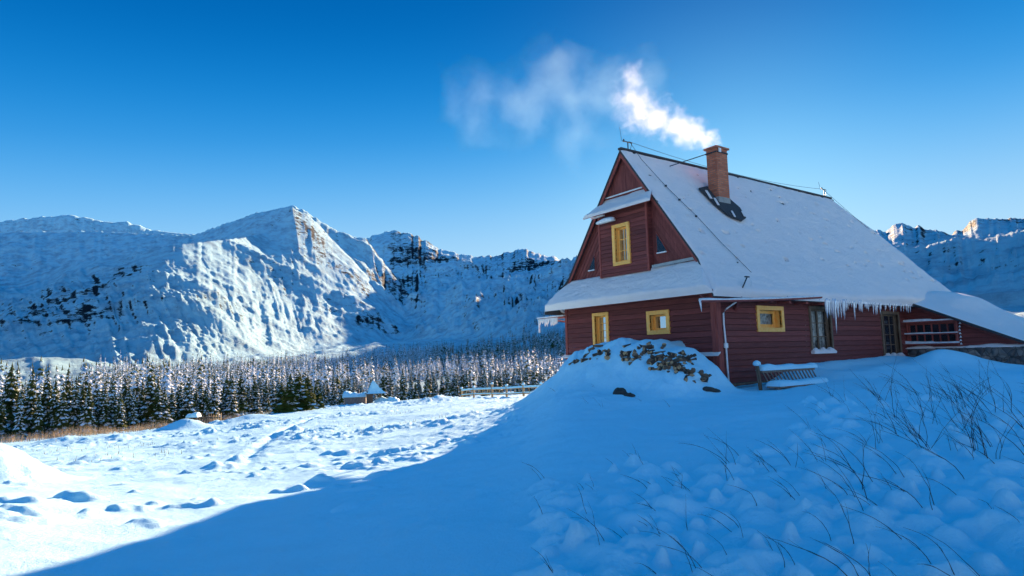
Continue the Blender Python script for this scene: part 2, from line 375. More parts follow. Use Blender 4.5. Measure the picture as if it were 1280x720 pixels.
A, Rr = np.meshgrid(AZ, Rn); X = CAM[0]+Rr*np.cos(A); Y = CAM[1]+Rr*np.sin(A)
Z = ground_z(X, Y)
def hit(px, py, rmax=60):
    v = ray(px, py); v = v/np.linalg.norm(v); ts = np.arange(6, rmax, .06); p = CAM+v*ts[:, None]; g = ground_z(p[:, 0], p[:, 1]); i = np.argmax(p[:, 2] < g); return p[i]
main_clumps = clumps; lumps = []
for _ in range(400):
    tx = random.random(); px = 712+178*tx; py = np.interp(px, [712, 740, 785, 830, 890], [455, 441, 440, 449, 476])+random.uniform(-9, 16)*(.5+.5*tx)
    p = hit(px, py, 40)
    if p[0] < -.9 and all((p[0]-q[0])**2+(p[1]-q[1])**2 > .065 for q in lumps): lumps.append((p[0], p[1], random.uniform(.03, .09), random.uniform(.09, .15), random.uniform(0, 3), random.uniform(1, 1.8)))
clumps = main_clumps+lumps
Z = add_clumps(X, Y, Z); clumps = main_clumps
gz_join = Z[-1].copy()
P = np.stack([X, Y, Z], -1)
c0 = np.repeat(np.array([[[CAM[0], CAM[1], float(Z[0].mean())]]]), P.shape[1], 1)
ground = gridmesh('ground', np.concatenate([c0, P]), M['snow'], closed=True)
tag(ground, 'snow covered foreground slope and meadow around the cabin', kind='structure')
# ---------------------------------------------------------------- mountains
def crest(tab):
    a = []; e = []
    for px, py in tab:
        az, el = azel(px, py); a.append(az); e.append(el)
    o = np.argsort(a); return np.array(a)[o], np.array(e)[o]
def dist(tab):
    a = np.array([azel(px, 430)[0] for px, _ in tab]); d = np.array([q[1] for q in tab], float); o = np.argsort(a); return a[o], d[o]
CA = crest([(-500,290),(-150,290),(0,276),(40,272),(90,269),(130,276),(160,277),(185,286),(215,291),(245,292),(300,300),(420,330)]); DA = dist([(-500,4400),(450,4400)]); BA = dist([(-500,3200),(450,3200)])
CB = crest([(-500,285),(0,290),(100,289),(160,291),(240,294),(280,280),(320,266),(345,261),(365,257),(380,263),(400,276),(420,288),(440,294),(458,298),(475,322),(500,352),(525,385),(545,408),(570,440),(600,470)])
DB = dist([(-500,3300),(0,3000),(250,2600),(365,2400),(460,2500),(560,2700)]); BB = dist([(-500,1400),(0,1500),(200,1450),(365,1250),(460,1450),(560,1900)])
CC = crest([(-500,370),(-200,360),(0,346),(60,336),(120,326),(170,315),(200,309),(230,304),(280,300),(315,294),(335,289),(350,276),(365,259),(385,268),(410,293),(450,335),(490,385),(540,432)])
DC = dist([(-500,2500),(0,1950),(205,1420),(240,1500),(335,2050),(365,2330),(420,2250),(540,2000)]); BC = dist([(-500,1100),(0,850),(120,740),(210,760),(300,950),(350,1100),(460,1400),(540,1800)])
CD = crest([(380,350),(440,305),(460,297),(475,292),(490,288),(505,290),(520,294),(545,309),(560,314),(575,318),(600,320),(622,319),(640,314),(648,311),(662,313),(680,319),(700,324),(712,328),(735,320),(780,288),(830,268),(900,264),(960,275),(1050,288),(1105,288),(1125,280),(1160,285),(1190,293),(1205,285),(1215,274),(1240,272),(1280,272),(1400,262),(1600,268),(1800,300)])  # stretch hidden behind the cabin is raised to cast shade on the valley
DD = dist([(380,3600),(600,3500),(700,3200),(760,2700),(850,2000),(1100,1450),(1600,1400)]); BD = dist([(380,2200),(480,1700),(560,1250),(620,1000),(700,800),(900,700),(1100,620),(1600,620)])
def mountain_z(az, r):
    base = base_h(np.clip(az, AZG[0], AZG[-1]), np.minimum(r, 1000))
    base = base + np.maximum(0, r-1000)*np.interp(az, [0, math.radians(60), math.radians(100)], [.06, .045, .01])
    a0 = azel(25, 440)[0]; base = base+(11*np.exp(-((az-a0)/.075)**2)+5*np.exp(-((az-a0+.07)/.05)**2))*np.exp(-((r-520)/110)**2)
    base = base+2.5*sm(r, 200, 500)*fbm(az*40, r*.012, 4, 77)+14*sm(r, 700, 1100)*fbm(az*18, r*.0035, 4, 79)
    out = base
    for i, (C, D, B, pw, ga, fa, jag, back) in enumerate(((CA, DA, BA, 1.1, 26, 26, .0012, .4), (CB, DB, BB, 1.25, 40, 55, .0012, .35), (CC, DC, BC, 1.15, 21, 70, .0012, .06), (CD, DD, BD, 1.5, 70, 30, .0022, .5))):
        te = np.interp(az, *C); Rc = sum(np.interp(az+d_, *D) for d_ in (-.06, -.04, -.02, 0, .02, .04, .06))/7; Rb = sum(np.interp(az+d_, *B) for d_ in (-.06, -.04, -.02, 0, .02, .04, .06))/7
        t0_ = np.clip((r-Rb)/(Rc-Rb), 0, 1); az2 = az+(1-t0_)*(.05*fbm(az*5+i*3, r*.0021, 3, 160+i)+.03*(t0_ > -1)*(1 if i in (1, 2) else 0))
        tsm = sum(np.interp(az2+d_, *C) for d_ in np.linspace(-.10, .10, 9))/9; kq = sm(t0_, .55, 1.0)
        te = np.interp(az2, *C)*kq+tsm*(1-kq)
        te = te+jag*fbm(az*150, az*0+i, 4, 50+i, .6)*2
        hc = CAM[2]+Rc*te
        hb = base_h(np.clip(az, AZG[0], AZG[-1]), Rb*0+1000)
        hb = CAM[2]+Rb*((hb-CAM[2])/1000)
        t = np.clip((r-Rb)/(Rc-Rb), -.3, 1)
        wob = az+.030*fbm(az*9+i, r*.0016, 3, 60+i)+(-.11*(t-.5) if i in (1, 2) else 0)
        tp = np.clip(t, 0, 1)
        f = tp**(pw if i < 3 else np.interp(az, [azel(1000,400)[0], azel(720,400)[0]], [.93, 1.3]))
        h = hb+(hc-hb)*f
        env = np.sin(np.pi*np.clip(tp, 0, 1)**.8)**.8
        ga = ga*(1 if i < 3 else np.interp(az, [azel(1050,400)[0], azel(720,400)[0]], [.15, 1])); g = ridged(wob*fa, r*.0011, 3, 80+i, .5)+.40*ridged(wob*fa*3.1, r*.004, 3, 90+i, .5)
        wx_ = r*np.cos(az); wy_ = r*np.sin(az); big = rmf(wx_/430., wy_/430., 6, 20+i)-.38; ka = (.5,.7,.55,.9)[i]*(1 if i < 3 else np.interp(az, [azel(1050,400)[0], azel(720,400)[0]], [.45, 1]))
        h = h+env**.7*105*ka*big+env*ga*g*.20+(1 if i < 3 else np.interp(az, [azel(1050,400)[0], azel(720,400)[0]], [.5, 1]))*(env*.9+.1)*(5,5,4,6)[i]*fbm(az*110, r*.013, 5, 95+i, .55)
        if i == 3: gr_ = ridged(wob*46+tp*1.5, r*.0022, 4, 141, .6); h = h+env*15*gr_*np.interp(az, [azel(1050,400)[0], azel(720,400)[0]], [.2, 1])
        beyond = np.maximum(0, r-Rc); h = np.where(r > Rc, hc-beyond*back, h)
        h = np.where(t < 0, -500, h)
        h = np.where(te < .0, -500, h)
        if i == 1: h = np.where(az < azel(575, 400)[0], -500, h)
        if i == 2: h = np.where(az < azel(538, 400)[0], -500, h)
        if i == 0: h = np.where(az < azel(420, 400)[0], -500, h)
        if i == 3: h = np.where(az > azel(375, 400)[0], -500, h)
        kk = 22.; q = np.clip(.5+.5*(h-out)/kk, 0, 1); out = np.where(h < -400, out, out*(1-q)+h*q+kk*q*(1-q)*.5*sm(r, 800, 1400))
    return out
Rm = np.exp(np.concatenate([[math.log(140)], np.arange(math.log(145), math.log(900), .014), np.arange(math.log(900), math.log(4900), .0042)]))
AZm = np.radians(np.arange(2, 109, .1)); A, Rr = np.meshgrid(AZm, Rm); Z = mountain_z(A, Rr)
Z[0] = np.interp(AZm, AZ, gz_join)
bl = 1-sm(Rr, 140, 190); Z = Z*(1-bl)+bl*(np.interp(A, AZ[:len(dense)], gz_join[:len(dense)])*1.0+ (base_h(A, Rr)-base_h(A, Rr*0+140)))
X = CAM[0]+Rr*np.cos(A); Y = CAM[1]+Rr*np.sin(A)
ms = gridmesh('mountains', np.stack([X, Y, Z], -1), M['mountain'])
tag(ms, 'snowy mountain ridges around the valley', kind='structure')
def gs(v, c, w): return np.exp(-((v-c)/w)**2)
pxg = np.interp(A, *[q[::-1] for q in (np.array([azel(p_, 400)[0] for p_ in range(-300, 1601, 20)]), np.array(range(-300, 1601, 20), float))])
pyg = 459-.025*pxg-(Z-CAM[2])/Rr*FPX/np.cos(A-YAW)
rocky = np.full_like(Z, -.02)
rocky += .40*sm(pxg, 478, 495)*sm(Rr, 2350, 2700)*sm(-pyg, -420, -385) + .42*(pxg > 900)*sm(Rr, 700, 1000)
rocky += .36*gs(pyg, 392-.36*(pxg-30), 13)*sm(pxg, 10, 50)*(1-sm(pxg, 180, 215)) + .32*gs(pyg, 395, 12)*(1-sm(pxg, 20, 60))
rocky += .15*gs(pyg, 278+.95*(pxg-370), 24)*sm(pxg, 355, 385)*(1-sm(pxg, 430, 470))
rocky += .12*gs(pxg, 150, 90)*gs(pyg, 405, 28)-.08*sm(pxg, 215, 250)*(1-sm(pxg, 330, 380))
at_ = ms.data.attributes.new('rocky', 'FLOAT', 'POINT'); at_.data.foreach_set('value', rocky.ravel().astype(np.float32))
def full_z(x, y):
    """height of the visible terrain at a point"""
    r = math.hypot(x-CAM[0], y-CAM[1]); az = math.atan2(y-CAM[1], x-CAM[0])
    if r < 140: return float(ground_z(np.array([x]), np.array([y]))[0])
    return float(mountain_z(np.array([az]), np.array([r]))[0])
# outer plain behind the camera, so light has snow to bounce from
Ro = np.array([140, 300, 800, 2500, 5000.]); Ao = np.radians(np.arange(109, 363, 4.)); A, Rr = np.meshgrid(np.append(Ao, math.radians(362)), Ro)
Z = np.full_like(A, -1.)+Rr*0.0; Z[0] = np.interp(np.degrees(A[0]), np.degrees(AZ), gz_join)
Z += sm(Rr, 300, 5000)*120*(A*0+1)
rim = gridmesh('valley_side', np.stack([CAM[0]+Rr*np.cos(A), CAM[1]+Rr*np.sin(A), Z], -1), M['snow']); tag(rim, 'snow covered valley side behind the viewer', kind='structure')
# ---------------------------------------------------------------- cabin
Wd, Lg, RZ, SL = 7.28, 14.75, 8.61, 1.40
cabin = empty('log_cabin'); tag(cabin, 'maroon boarded mountain cabin with steep snowy roof and smoking brick chimney', 'cabin')
def clip(poly, a, b, c):
    """keep a*x+b*y<=c"""
    out = []
    for i in range(len(poly)):
        p, q = poly[i], poly[(i+1) % len(poly)]; dp = a*p[0]+b*p[1]-c; dq = a*q[0]+b*q[1]-c
        if dp <= 0: out.append(p)
        if (dp < 0 < dq) or (dq < 0 < dp):
            t = dp/(dp-dq); out.append((p[0]+(q[0]-p[0])*t, p[1]+(q[1]-p[1])*t))
    return out
def boards(mb, poly, O, U, Nn, ang=0., w=.19, lap=.034, holes=(), th=.03, seed=0, m=0):
    """clad the convex polygon (u,z) of the wall plane through O (axis U, outward Nn) with lapped boards at angle ang"""
    O = np.array(O, float); U = np.array(U, float); Nn = np.array(Nn, float); Zu = np.array([0, 0, 1.])
    nx, nz = -math.sin(ang), math.cos(ang); rr = random.Random(seed)
    ts = [p[0]*nx+p[1]*nz for p in poly]; k0 = math.floor(min(ts)/w); k1 = math.ceil(max(ts)/w)
    for k in range(k0, k1):
        lo, hi = k*w, (k+1)*w-.010
        off = rr.uniform(-.003, .004)
        cuts = sorted({lo, hi}|{z for h in holes for z in (h[2], h[3]) if lo < z < hi})
        for c0_, c1_ in zip(cuts[:-1], cuts[1:]):
            strip = clip(clip(poly, nx, nz, c1_), -nx, -nz, -c0_)
            if len(strip) < 3: continue
            pieces = [strip]
            for (u0, u1, z0, z1) in holes:
                if z0 <= c0_+1e-6 and z1 >= c1_-1e-6:
                    nw = []
                    for s_ in pieces:
                        for q in (clip(s_, 1, 0, u0), clip(s_, -1, 0, -u1)):
                            if len(q) >= 3: nw.append(q)
                    pieces = nw
            for s_ in pieces:
                f = []
                for (u, z) in s_:
                    t = (u*nx+z*nz-lo)/(hi-lo); f.append(O+U*u+Zu*z+Nn*(th+off+lap*(1-t)))
                bk = [p-Nn*0 for p in [O+U*u+Zu*z for (u, z) in s_]]
                n = len(f); nrm = sum((np.cross(f[i]-f[0], f[(i+1) % n]-f[0]) for i in range(n)), np.zeros(3))
                if nrm @ Nn < 0: f = f[::-1]; bk = bk[::-1]
                mb.faces(f+bk, [tuple(range(n))]+[(i, i+n, (i+1) % n+n, (i+1) % n) for i in range(n)], m)
X_, Y_, Z_ = np.eye(3)
# gable wall (plane x=0) and long wall (plane y=0)
GH = [(1.97, 2.71, 1.82, 2.36), (4.90, 5.54, .8, 2.5)]       # openings in the gable wall (y0,y1,z0,z1)
LH = [(2.22, 3.52, 1.80, 2.40), (5.42, 6.75, .98, 2.50), (10.90, 12.32, .70, 2.40)]
mb = MB(); boards(mb, [(0.02, .95), (Wd, .95), (Wd, 3.5), (.02, 3.5)], (0, 0, 0), Y_, -X_, holes=GH, seed=1)
boards(mb, [(0.02, -.6), (Wd, -.6), (Wd, .93), (.02, .93)], (0, 0, 0), Y_, -X_, ang=math.pi/2, w=.16, seed=2, lap=.006, th=.02, holes=())
mb.build('wall', M['siding'], cabin)
mb = MB(); boards(mb, [(0.02, -.6), (13.1, -.6), (13.1, 3.3), (.02, 3.3)], (0, 0, 0), X_, -Y_, holes=LH, seed=3)
mb.build('wall', M['siding'], cabin)
mb = MB()   # rear walls and far gable
boards(mb, [(0, -1), (Wd, -1), (Wd, 3.4), (3.64, 8.4), (0, 3.4)], (Lg+.2, 0, 0), Y_, X_, w=.2, seed=4)
boards(mb, [(0, -1), (Lg, -1), (Lg, 3.3), (0, 3.3)], (0, Wd, 0), X_, Y_, seed=5)
mb.build('wall', M['siding'], cabin)
mb = MB(); mb.box((.5, .5, -.2), (Lg-.3, Wd-.4, 3.1)); 
mb.build('dark_interior_box', M['interior'], cabin)  # dark solid box put behind the panes in place of unlit rooms
# corner posts
mb = MB(); mb.box((-.07, -.09, -.5), (.15, -.02, 3.2)); mb.box((-.085, -.02, -.5), (-.01, .14, 3.2))
mb.build('corner_post', M['trim'], cabin)
mb = MB(); mb.box((-.07, Wd-.08, -.6), (.02, Wd+.05, 3.0)); mb.build('corner_post', M['trim'], cabin)
# ledge above the plinth
mb = MB(); mb.prism([(-.0, .16, .99), (-.15, .16, .90), (-.15, .16, .875), (0, .16, .93)], (0, Wd-.1, 0)); ld = mb.build('drip_ledge', M['trim'], cabin)
mb = MB(); mb.prism([(-.03, -.12, 1.0), (-.03, -.12, 1.035), (-.10, -.12, 1.02), (-.175, -.12, .94), (-.175, -.12, .905)], (0, Wd+.3, 0)); mb.build('ledge_snow', M['roofsnow'], ld)
# triangular gable
mb = MB(); zr = lambda y: RZ-SL*abs(y-Wd/2)
boards(mb, [(.42, 3.98), (2.45, 3.98), (2.45, 6.8), (2.35, 6.8)], (0, 0, 0), Y_, -X_, ang=math.atan(SL), w=.155, seed=6, lap=.012, th=.02)
boards(mb, [(Wd-.42, 3.98), (Wd-2.40, 3.98), (Wd-2.40, 6.8), (Wd-2.35, 6.8)], (0, 0, 0), Y_, -X_, ang=-math.atan(SL), w=.155, seed=7, lap=.012, th=.02)
boards(mb, [(2.30, 6.75), (Wd-2.30, 6.75), (Wd/2, 8.58)], (0, 0, 0), Y_, -X_, ang=math.pi/2, w=.2, seed=8, lap=.004, th=.02)
mb.build('gable_boards', M['sidingv'], cabin)
mb = MB()
boards(mb, [(2.45, 3.9), (4.88, 3.9), (4.88, 6.5), (2.45, 6.5)], (-.24, 0, 0), Y_, -X_, holes=[(3.40, 4.01, 4.40, 5.67)], seed=9, w=.155, lap=.018, th=.02)
boards(mb, [(0, 3.9), (.24, 3.9), (.24, 6.5), (0, 6.5)], (-.24, 2.45, 0), X_, -Y_, seed=10, w=.155, lap=.008, th=.01)
boards(mb, [(0, 3.9), (.24, 3.9), (.24, 6.5), (0, 6.5)], (-.24, 4.88, 0), X_, Y_, seed=10, w=.155, lap=.008, th=.01)
bay = mb.build('gable_bay', M['siding'], cabin)
for y_ in (2.42, 4.83):
    mb = MB(); mb.box((-.29, y_, 3.9), (-.235, y_+.08, 6.5)); mb.build('corner_trim', M['trim'], bay)
mb = MB(); mb.prism([(.3, .9, 3.2), (.3, Wd-.9, 3.2), (.3, Wd-2.6, 5.6), (.3, Wd/2, 7.0), (.3, 2.6, 5.6)], (.6, 0, 0)); mb.build('dark_interior_box', M['interior'], cabin)  # same dark filler behind the upper window
mb = MB(); mb.beam((-.045, 2.60, 6.99), (-.045, 4.68, 6.99), .03, .045); mb.build('trim_strip', M['white'], cabin)
# barge boards
mb = MB()
for s_ in (0, 1):
    f = (lambda y: y) if s_ == 0 else (lambda y: Wd-y)
    mb.prism([(-.20, f(3.64), RZ-.06), (-.20, f(.30), RZ-.06-SL*3.34), (-.20, f(.30), RZ-.26-SL*3.34), (-.20, f(3.64), RZ-.30)], (.04, 0, 0))
mb.build('barge_board', M['trim'], cabin)
# ---- windows: (thing part) window > sash, pane, sill ...
def window(plane, u0, u1, z0, z1, trim=.14, depth=.2, cols=2, rows=3, mat='yellow', name='window', glass='glass', curtain=False, sillsnow=False, sashw=.05, parent=None, casemat=None, muntin=.03):
    """opening [u0,u1]x[z0,z1]; plane maps (u, z, outward offset) -> xyz"""
    P_ = plane
    def bx(mb, ua, ub, za, zb, na, nb_, m=0):
        c = [P_(u, z, n) for n in (na, nb_) for u in (ua, ub) for z in (za, zb)]
        mb.faces(c, [(0,1,3,2), (4,6,7,5), (0,4,5,1), (2,3,7,6), (0,2,6,4), (1,5,7,3)], m)
    mb = MB(); o = .092; t = trim; mat_ = M[mat]
    bx(mb, u0-t, u1+t, z1, z1+t, o, .0); bx(mb, u0-t, u1+t, z0-t, z0, o, .0); bx(mb, u0-t, u0, z0, z1, o, .0); bx(mb, u1, u1+t, z0, z1, o, .0)
    # reveals
    bx(mb, u0-.02, u0, z0, z1, -.0, -depth); bx(mb, u1, u1+.02, z0, z1, -.0, -depth); bx(mb, u0, u1, z1, z1+.02, -.0, -depth); bx(mb, u0, u1, z0-.02, z0, -.0, -depth)
    w = mb.build(name, mat_, parent or cabin)
    d = depth-.05; s = sashw; mb = MB()
    bx(mb, u0, u1, z0, z0+s*1.3, -d+.03, -d-.03); bx(mb, u0, u1, z1-s, z1, -d+.03, -d-.03); bx(mb, u0, u0+s, z0+s*1.3, z1-s, -d+.03, -d-.03); bx(mb, u1-s, u1, z0+s*1.3, z1-s, -d+.03, -d-.03)
    for i in range(1, cols):
        u = u0+(u1-u0)*i/cols; ww = muntin*.9 if not (cols == 2 and mat != 'yellow') else muntin*1.6; bx(mb, u-ww, u+ww, z0+s*1.3, z1-s, -d+.026, -d-.02)
    for j in range(1, rows):
        z = z0+(z1-z0)*j/rows; bx(mb, u0+s, u1-s, z-muntin*.5, z+muntin*.5, -d+.02, -d-.018)
    mb.build('sash', M[casemat or mat], w)
    mb = MB(); mb.poly([P_(u0+s*.5, z0+s*.5, -d), P_(u1-s*.5, z0+s*.5, -d), P_(u1-s*.5, z1-s*.5, -d), P_(u0+s*.5, z1-s*.5, -d)]); mb.build('pane', M[glass], w)
    if curtain:
        mb = MB(); n = 24
        for c_ in range(n):
            ua = u0+(u1-u0)*c_/n; ub = u0+(u1-u0)*(c_+1)/n
            mb.poly([P_(ua, z0, -d-.08-.02*math.sin(c_*1.9)), P_(ub, z0, -d-.08-.02*math.sin((c_+1)*1.9)), P_(ub, z1, -d-.08-.02*math.sin((c_+1)*1.9)), P_(ua, z1, -d-.08-.02*math.sin(c_*1.9))])
        mb.build('curtain', M['curtain'], w)
    if sillsnow:
        mb = MB(); n = 14; vs = []
        for i in range(n+1):
            u = u0-t*1.05+(u1-u0+2.1*t)*i/n; hh = .10+.05*math.sin(i*1.3+u0)+.03*math.sin(i*3.1)
            vs += [P_(u, z0-t-.02, .02), P_(u, z0-t-.02, .17), P_(u, z0-t+.03+hh*.7, .185), P_(u, z0-t+hh+.06, .11), P_(u, z0-t+hh+.05, .02)]
        fs = [(i*5+j, i*5+(j+1) % 5, (i+1)*5+(j+1) % 5, (i+1)*5+j) for i in range(n) for j in range(5)]+[(0, 4, 3, 2, 1), tuple(n*5+j for j in range(5))]
        mb.faces(vs, fs); mb.build('sill_snow', M['roofsnow'], w, smooth=False)
    return w
pg = lambda u, z, n: (-n, u, z); pl_ = lambda u, z, n: (u, -n, z); pb = lambda u, z, n: (-.24-n, u, z)
window(pg, *GH[0], cols=1, rows=1, depth=.24, sashw=.06)
window(pg, *GH[1], cols=3, rows=6, depth=.2, trim=.12, muntin=.022)
window(pb, 3.40, 4.01, 4.40, 5.67, cols=2, rows=3, trim=.13, depth=.2)
window(pl_, *LH[0], cols=1, rows=1, depth=.26, sashw=.10, curtain=True, glass='glassclear')
window(pl_, *LH[1], cols=2, rows=3, mat='brownwood', curtain=True, glass='glassclear', sillsnow=True, trim=.10, depth=.14, sashw=.07)
wd = window(pl_, *LH[2], cols=3, rows=4, mat='brownwood', sillsnow=True, trim=.12, depth=.16, sashw=.07)
tag(wd, 'brown glazed door leaf with small panes')
# triangular attic lights
for (y0, z0, s_) in ((1.80, 4.52, 1), (5.82, 4.34, -1)):
    pts = [(-.05, y0, z0), (-.05, y0+.42*s_, z0), (-.05, y0+.42*s_, z0+.66)]
    if s_ < 0: pts = [(-.05, y0-.05, z0), (-.05, y0-.40, z0), (-.05, y0-.40, z0+.55)]
    c = sum(np.array(p) for p in pts)/3
    mb = MB(); mb.prism([c+(np.array(p)-c)*1.22 for p in pts], (.03, 0, 0)); w = mb.build('attic_window', M['trim'], cabin)
    mb = MB(); mb.prism([np.array(p)-np.array([.012, 0, 0]) for p in pts], (.006, 0, 0)); mb.build('pane', M['glass'], w)
    mb = MB(); mb.box((-.11, min(p[1] for p in pts), z0-.05), (-.05, max(p[1] for p in pts), z0-.01)); mb.build('sill', M['white'], w)
# ---- roofs
def roof_pt(y): return RZ-SL*abs(Wd/2-y)
def xl(y):      # front edge of the main slope
    return float(np.interp(y, [-.5, .38, 3.64], [-.76, -.22, -.22]))
def xr(y):
    return float(np.interp(y, [-.5, .65, 2.12, 3.64], [17.65, 17.35, 16.45, 14.75]))
mb = MB()
nS = 14; ys = np.linspace(-.5, 3.64, nS)
for s_ in (0, 1):
    f = (lambda y: y) if s_ == 0 else (lambda y: Wd-y)
    for i in range(nS-1):
        a, b_ = ys[i], ys[i+1]; e = lambda y: min(xr(y), 17.6) if s_ == 0 else 15.1
        q = [(xl(a), f(a), roof_pt(a)), (e(a), f(a), roof_pt(a)), (e(b_), f(b_), roof_pt(b_)), (xl(b_), f(b_), roof_pt(b_))]
        mb.prism(q, (0, 0, -.12))
roof = mb.build('roof', M['darkfelt'], cabin)
def snow_layer(name, xl_, xr_, yz, thick, nu=220, nv=90, parent=roof, mat='roofsnow', seed=0, nrm=None, edge=.10):
    """snow blanket over a ruled slope. yz(v) -> (y, z) of the deck; v 0 top .. 1 eave; thick(u,v)"""
    P = np.zeros((nv+2, nu, 3)); us = np.linspace(0, 1, nu)
    for j in range(nv+1):
        v = j/nv; y, z = yz(v); a, b_ = xl_(y), xr_(y); xs = a+(b_-a)*us
        y2, z2 = yz(min(1, v+.01)); y1, z1 = yz(max(0, v-.01)); t = np.array([y2-y1, z2-z1]); t /= np.linalg.norm(t)
        n_ = np.array([t[1], -t[0]]); n_ = n_ if n_[1] > 0 else -n_
        th = thick(xs, us, v)
        du = np.minimum(us*(b_-a), (1-us)*(b_-a)); th = th*np.sqrt(np.clip(du/edge, 0, 1))
        th = th*math.sqrt(min(1, (1-v)*nv/3+.0)) if v > 1-3/nv else th
        P[j, :, 0] = xs; P[j, :, 1] = y+n_[0]*th; P[j, :, 2] = z+n_[1]*th+.004
    P[nv+1] = P[nv]; P[nv+1, :, 2] -= .05
    return gridmesh(name, P, M[mat], parent=parent)
def th_main(xs, us, v):
    s = v*7.2
    n = fbm(xs*.8, s*1.0+0*xs, 4, 3); n2 = fbm(xs*3.0, s*4+0*xs, 4, 8, .6); sheets = .010*np.floor(3*vnoise(xs*.25+s*.06, s*1.2+0*xs, 5))
    base = np.interp(v, [0, .3, .7, .88, .97, 1], [.025, .045, .075, .12, .16, .10])
    t = base+.03*n+.014*n2+sheets
    thick_right = sm(xs, 6, 14)*np.interp(v, [0, .6, .9, 1], [0, .04, .16, .12])
    t = t+thick_right
    # bald cracks near the chimney side and front
    crack = np.exp(-((s-5.0-.15*xs+4.2)/.045)**2)*0
    bald = sm(fbm(xs*2.1+3, s*4.6+0*xs, 3, 17), .54, .62); t = t*(1-.95*bald*(1-sm(v, .75, .85)))-.02*bald*(1-sm(v, .75, .85))
    return np.maximum(t, -.015)
snow_layer('roof_snow', lambda y: xl(y)-.01, lambda y: xr(y)+.02, lambda v: (3.60-4.13*v, RZ-.04*SL-SL*4.13*v), th_main, 420, 170)
snow_layer('roof_snow', lambda y: xl(Wd-y), lambda y: 15.1, lambda v: (3.68+4.13*v, RZ-.04*SL-SL*4.13*v), lambda xs, us, v: .06+.02*fbm(xs, v*7+0*xs, 3, 9), 60, 30)
mb = MB(); mb.beam((-.24, 3.64, RZ+.03), (14.8, 3.64, RZ+.03), .16, .08); mb.build('ridge_cap', M['darkfelt'], roof)
# strip lightning wire stubs lying on the roof
# wing (catslide)
mb = MB(); wz = lambda y: 3.02+(.47*(y+.2))
mb.prism([(12.68, -.15, wz(-.15)), (12.68, -4.9, wz(-4.9)), (17.5, -4.9, wz(-4.9)), (17.5, -.15, wz(-.15))], (0, 0, -.10))
wroof = mb.build('catslide_roof', M['darkfelt'], cabin)
def th_wing(xs, us, v):
    return (.10+.42*sm(xs, 12.7, 15.5)*np.interp(v, [0, 1], [1, .8])+.05*fbm(xs*.5, v*3+0*xs, 3, 4))*np.interp(v, [0, .12, .3, 1], [.55, .9, 1.05, .8])+.18*sm(v, -.3, .2)*(1-sm(v, .25, .5))*sm(xs, 13, 14.5)
snow_layer('roof_snow', lambda y: 12.66, lambda y: 17.55, lambda v: (.12-5.05*v, 3.17-2.37*v), th_wing, 90, 80, parent=wroof, edge=.45)
WP = lambda u, z, n: (13.1-n, -u, z)
mb = MB()
boards(mb, [(0, .93), (4.8, .93), (4.8, wz(-4.8)), (0, wz(-.0)-.02)], (13.1, 0, 0), -Y_, -X_, w=.19, holes=[(.14, 1.90, 1.15, 1.98)], seed=12)
mb.build('wing_wall', M['siding'], cabin)
mb = MB(); mb.prism([(13.22, .3, -.5), (13.22, .3, 2.7), (13.22, -.2, 2.7), (13.22, -4.8, wz(-4.8)-.15), (13.22, -4.8, -.5)], (4.1, 0, 0)); mb.build('wing_wall', M['interior'], cabin)  # dark filler behind the wing window, added to stop light leaking through
ww = window(WP, .14, 1.90, 1.15, 1.98, cols=6, rows=2, mat='trim', trim=.06, depth=.07, sashw=.05, muntin=.03)
mb = MB()
for z in (1.10, 1.52, 2.05): mb.beam(WP(.0, z, .22), WP(2.02, z, .22), .05, .045)
for u in (.0, 2.02):
    mb.beam(WP(u, 1.0, .22), WP(u, 2.1, .22), .05, .05, up=(0, 1, 0))
    for z in (1.10, 2.05): mb.beam(WP(u, z, .02), WP(u, z, .22), .04, .04)
gr = mb.build('window_rail', M['trim'], ww)
mb = MB(); rr_ = random.Random(4)
for z, hh in ((1.13, .10), (1.55, .045), (2.075, .10)):
    n = 26; vs = []
    for i in range(n+1):
        u = -.03+2.08*i/n; h = hh*(.45+.55*vnoise(np.array(u*2.5), np.array(z*7)))*(1.25 if u < 1.1 else .75)+.01
        vs += [WP(u, z, .17), WP(u, z, .265), WP(u, z+h*.8, .262), WP(u, z+h, .215), WP(u, z+h*.8, .172)]
    mb.faces(vs, [(i*5+j, i*5+(j+1) % 5, (i+1)*5+(j+1) % 5, (i+1)*5+j) for i in range(n) for j in range(5)]+[(0, 4, 3, 2, 1), tuple(n*5+j for j in range(5))])
for k_ in range(7):
    u = 2.10+.04*rr_.random(); z = 1.1+k_*.14; mb.faces([WP(u-.03, z-.04, .2), WP(u+.05, z-.04, .2), WP(u+.05, z-.04, .26), WP(u-.03, z-.04, .26), WP(u+.01, z+.05, .23)], [(0,1,2,3), (0,1,4), (1,2,4), (2,3,4), (3,0,4)])
mb.build('rail_snow', M['white'], ww)
mb = MB(); pts = []
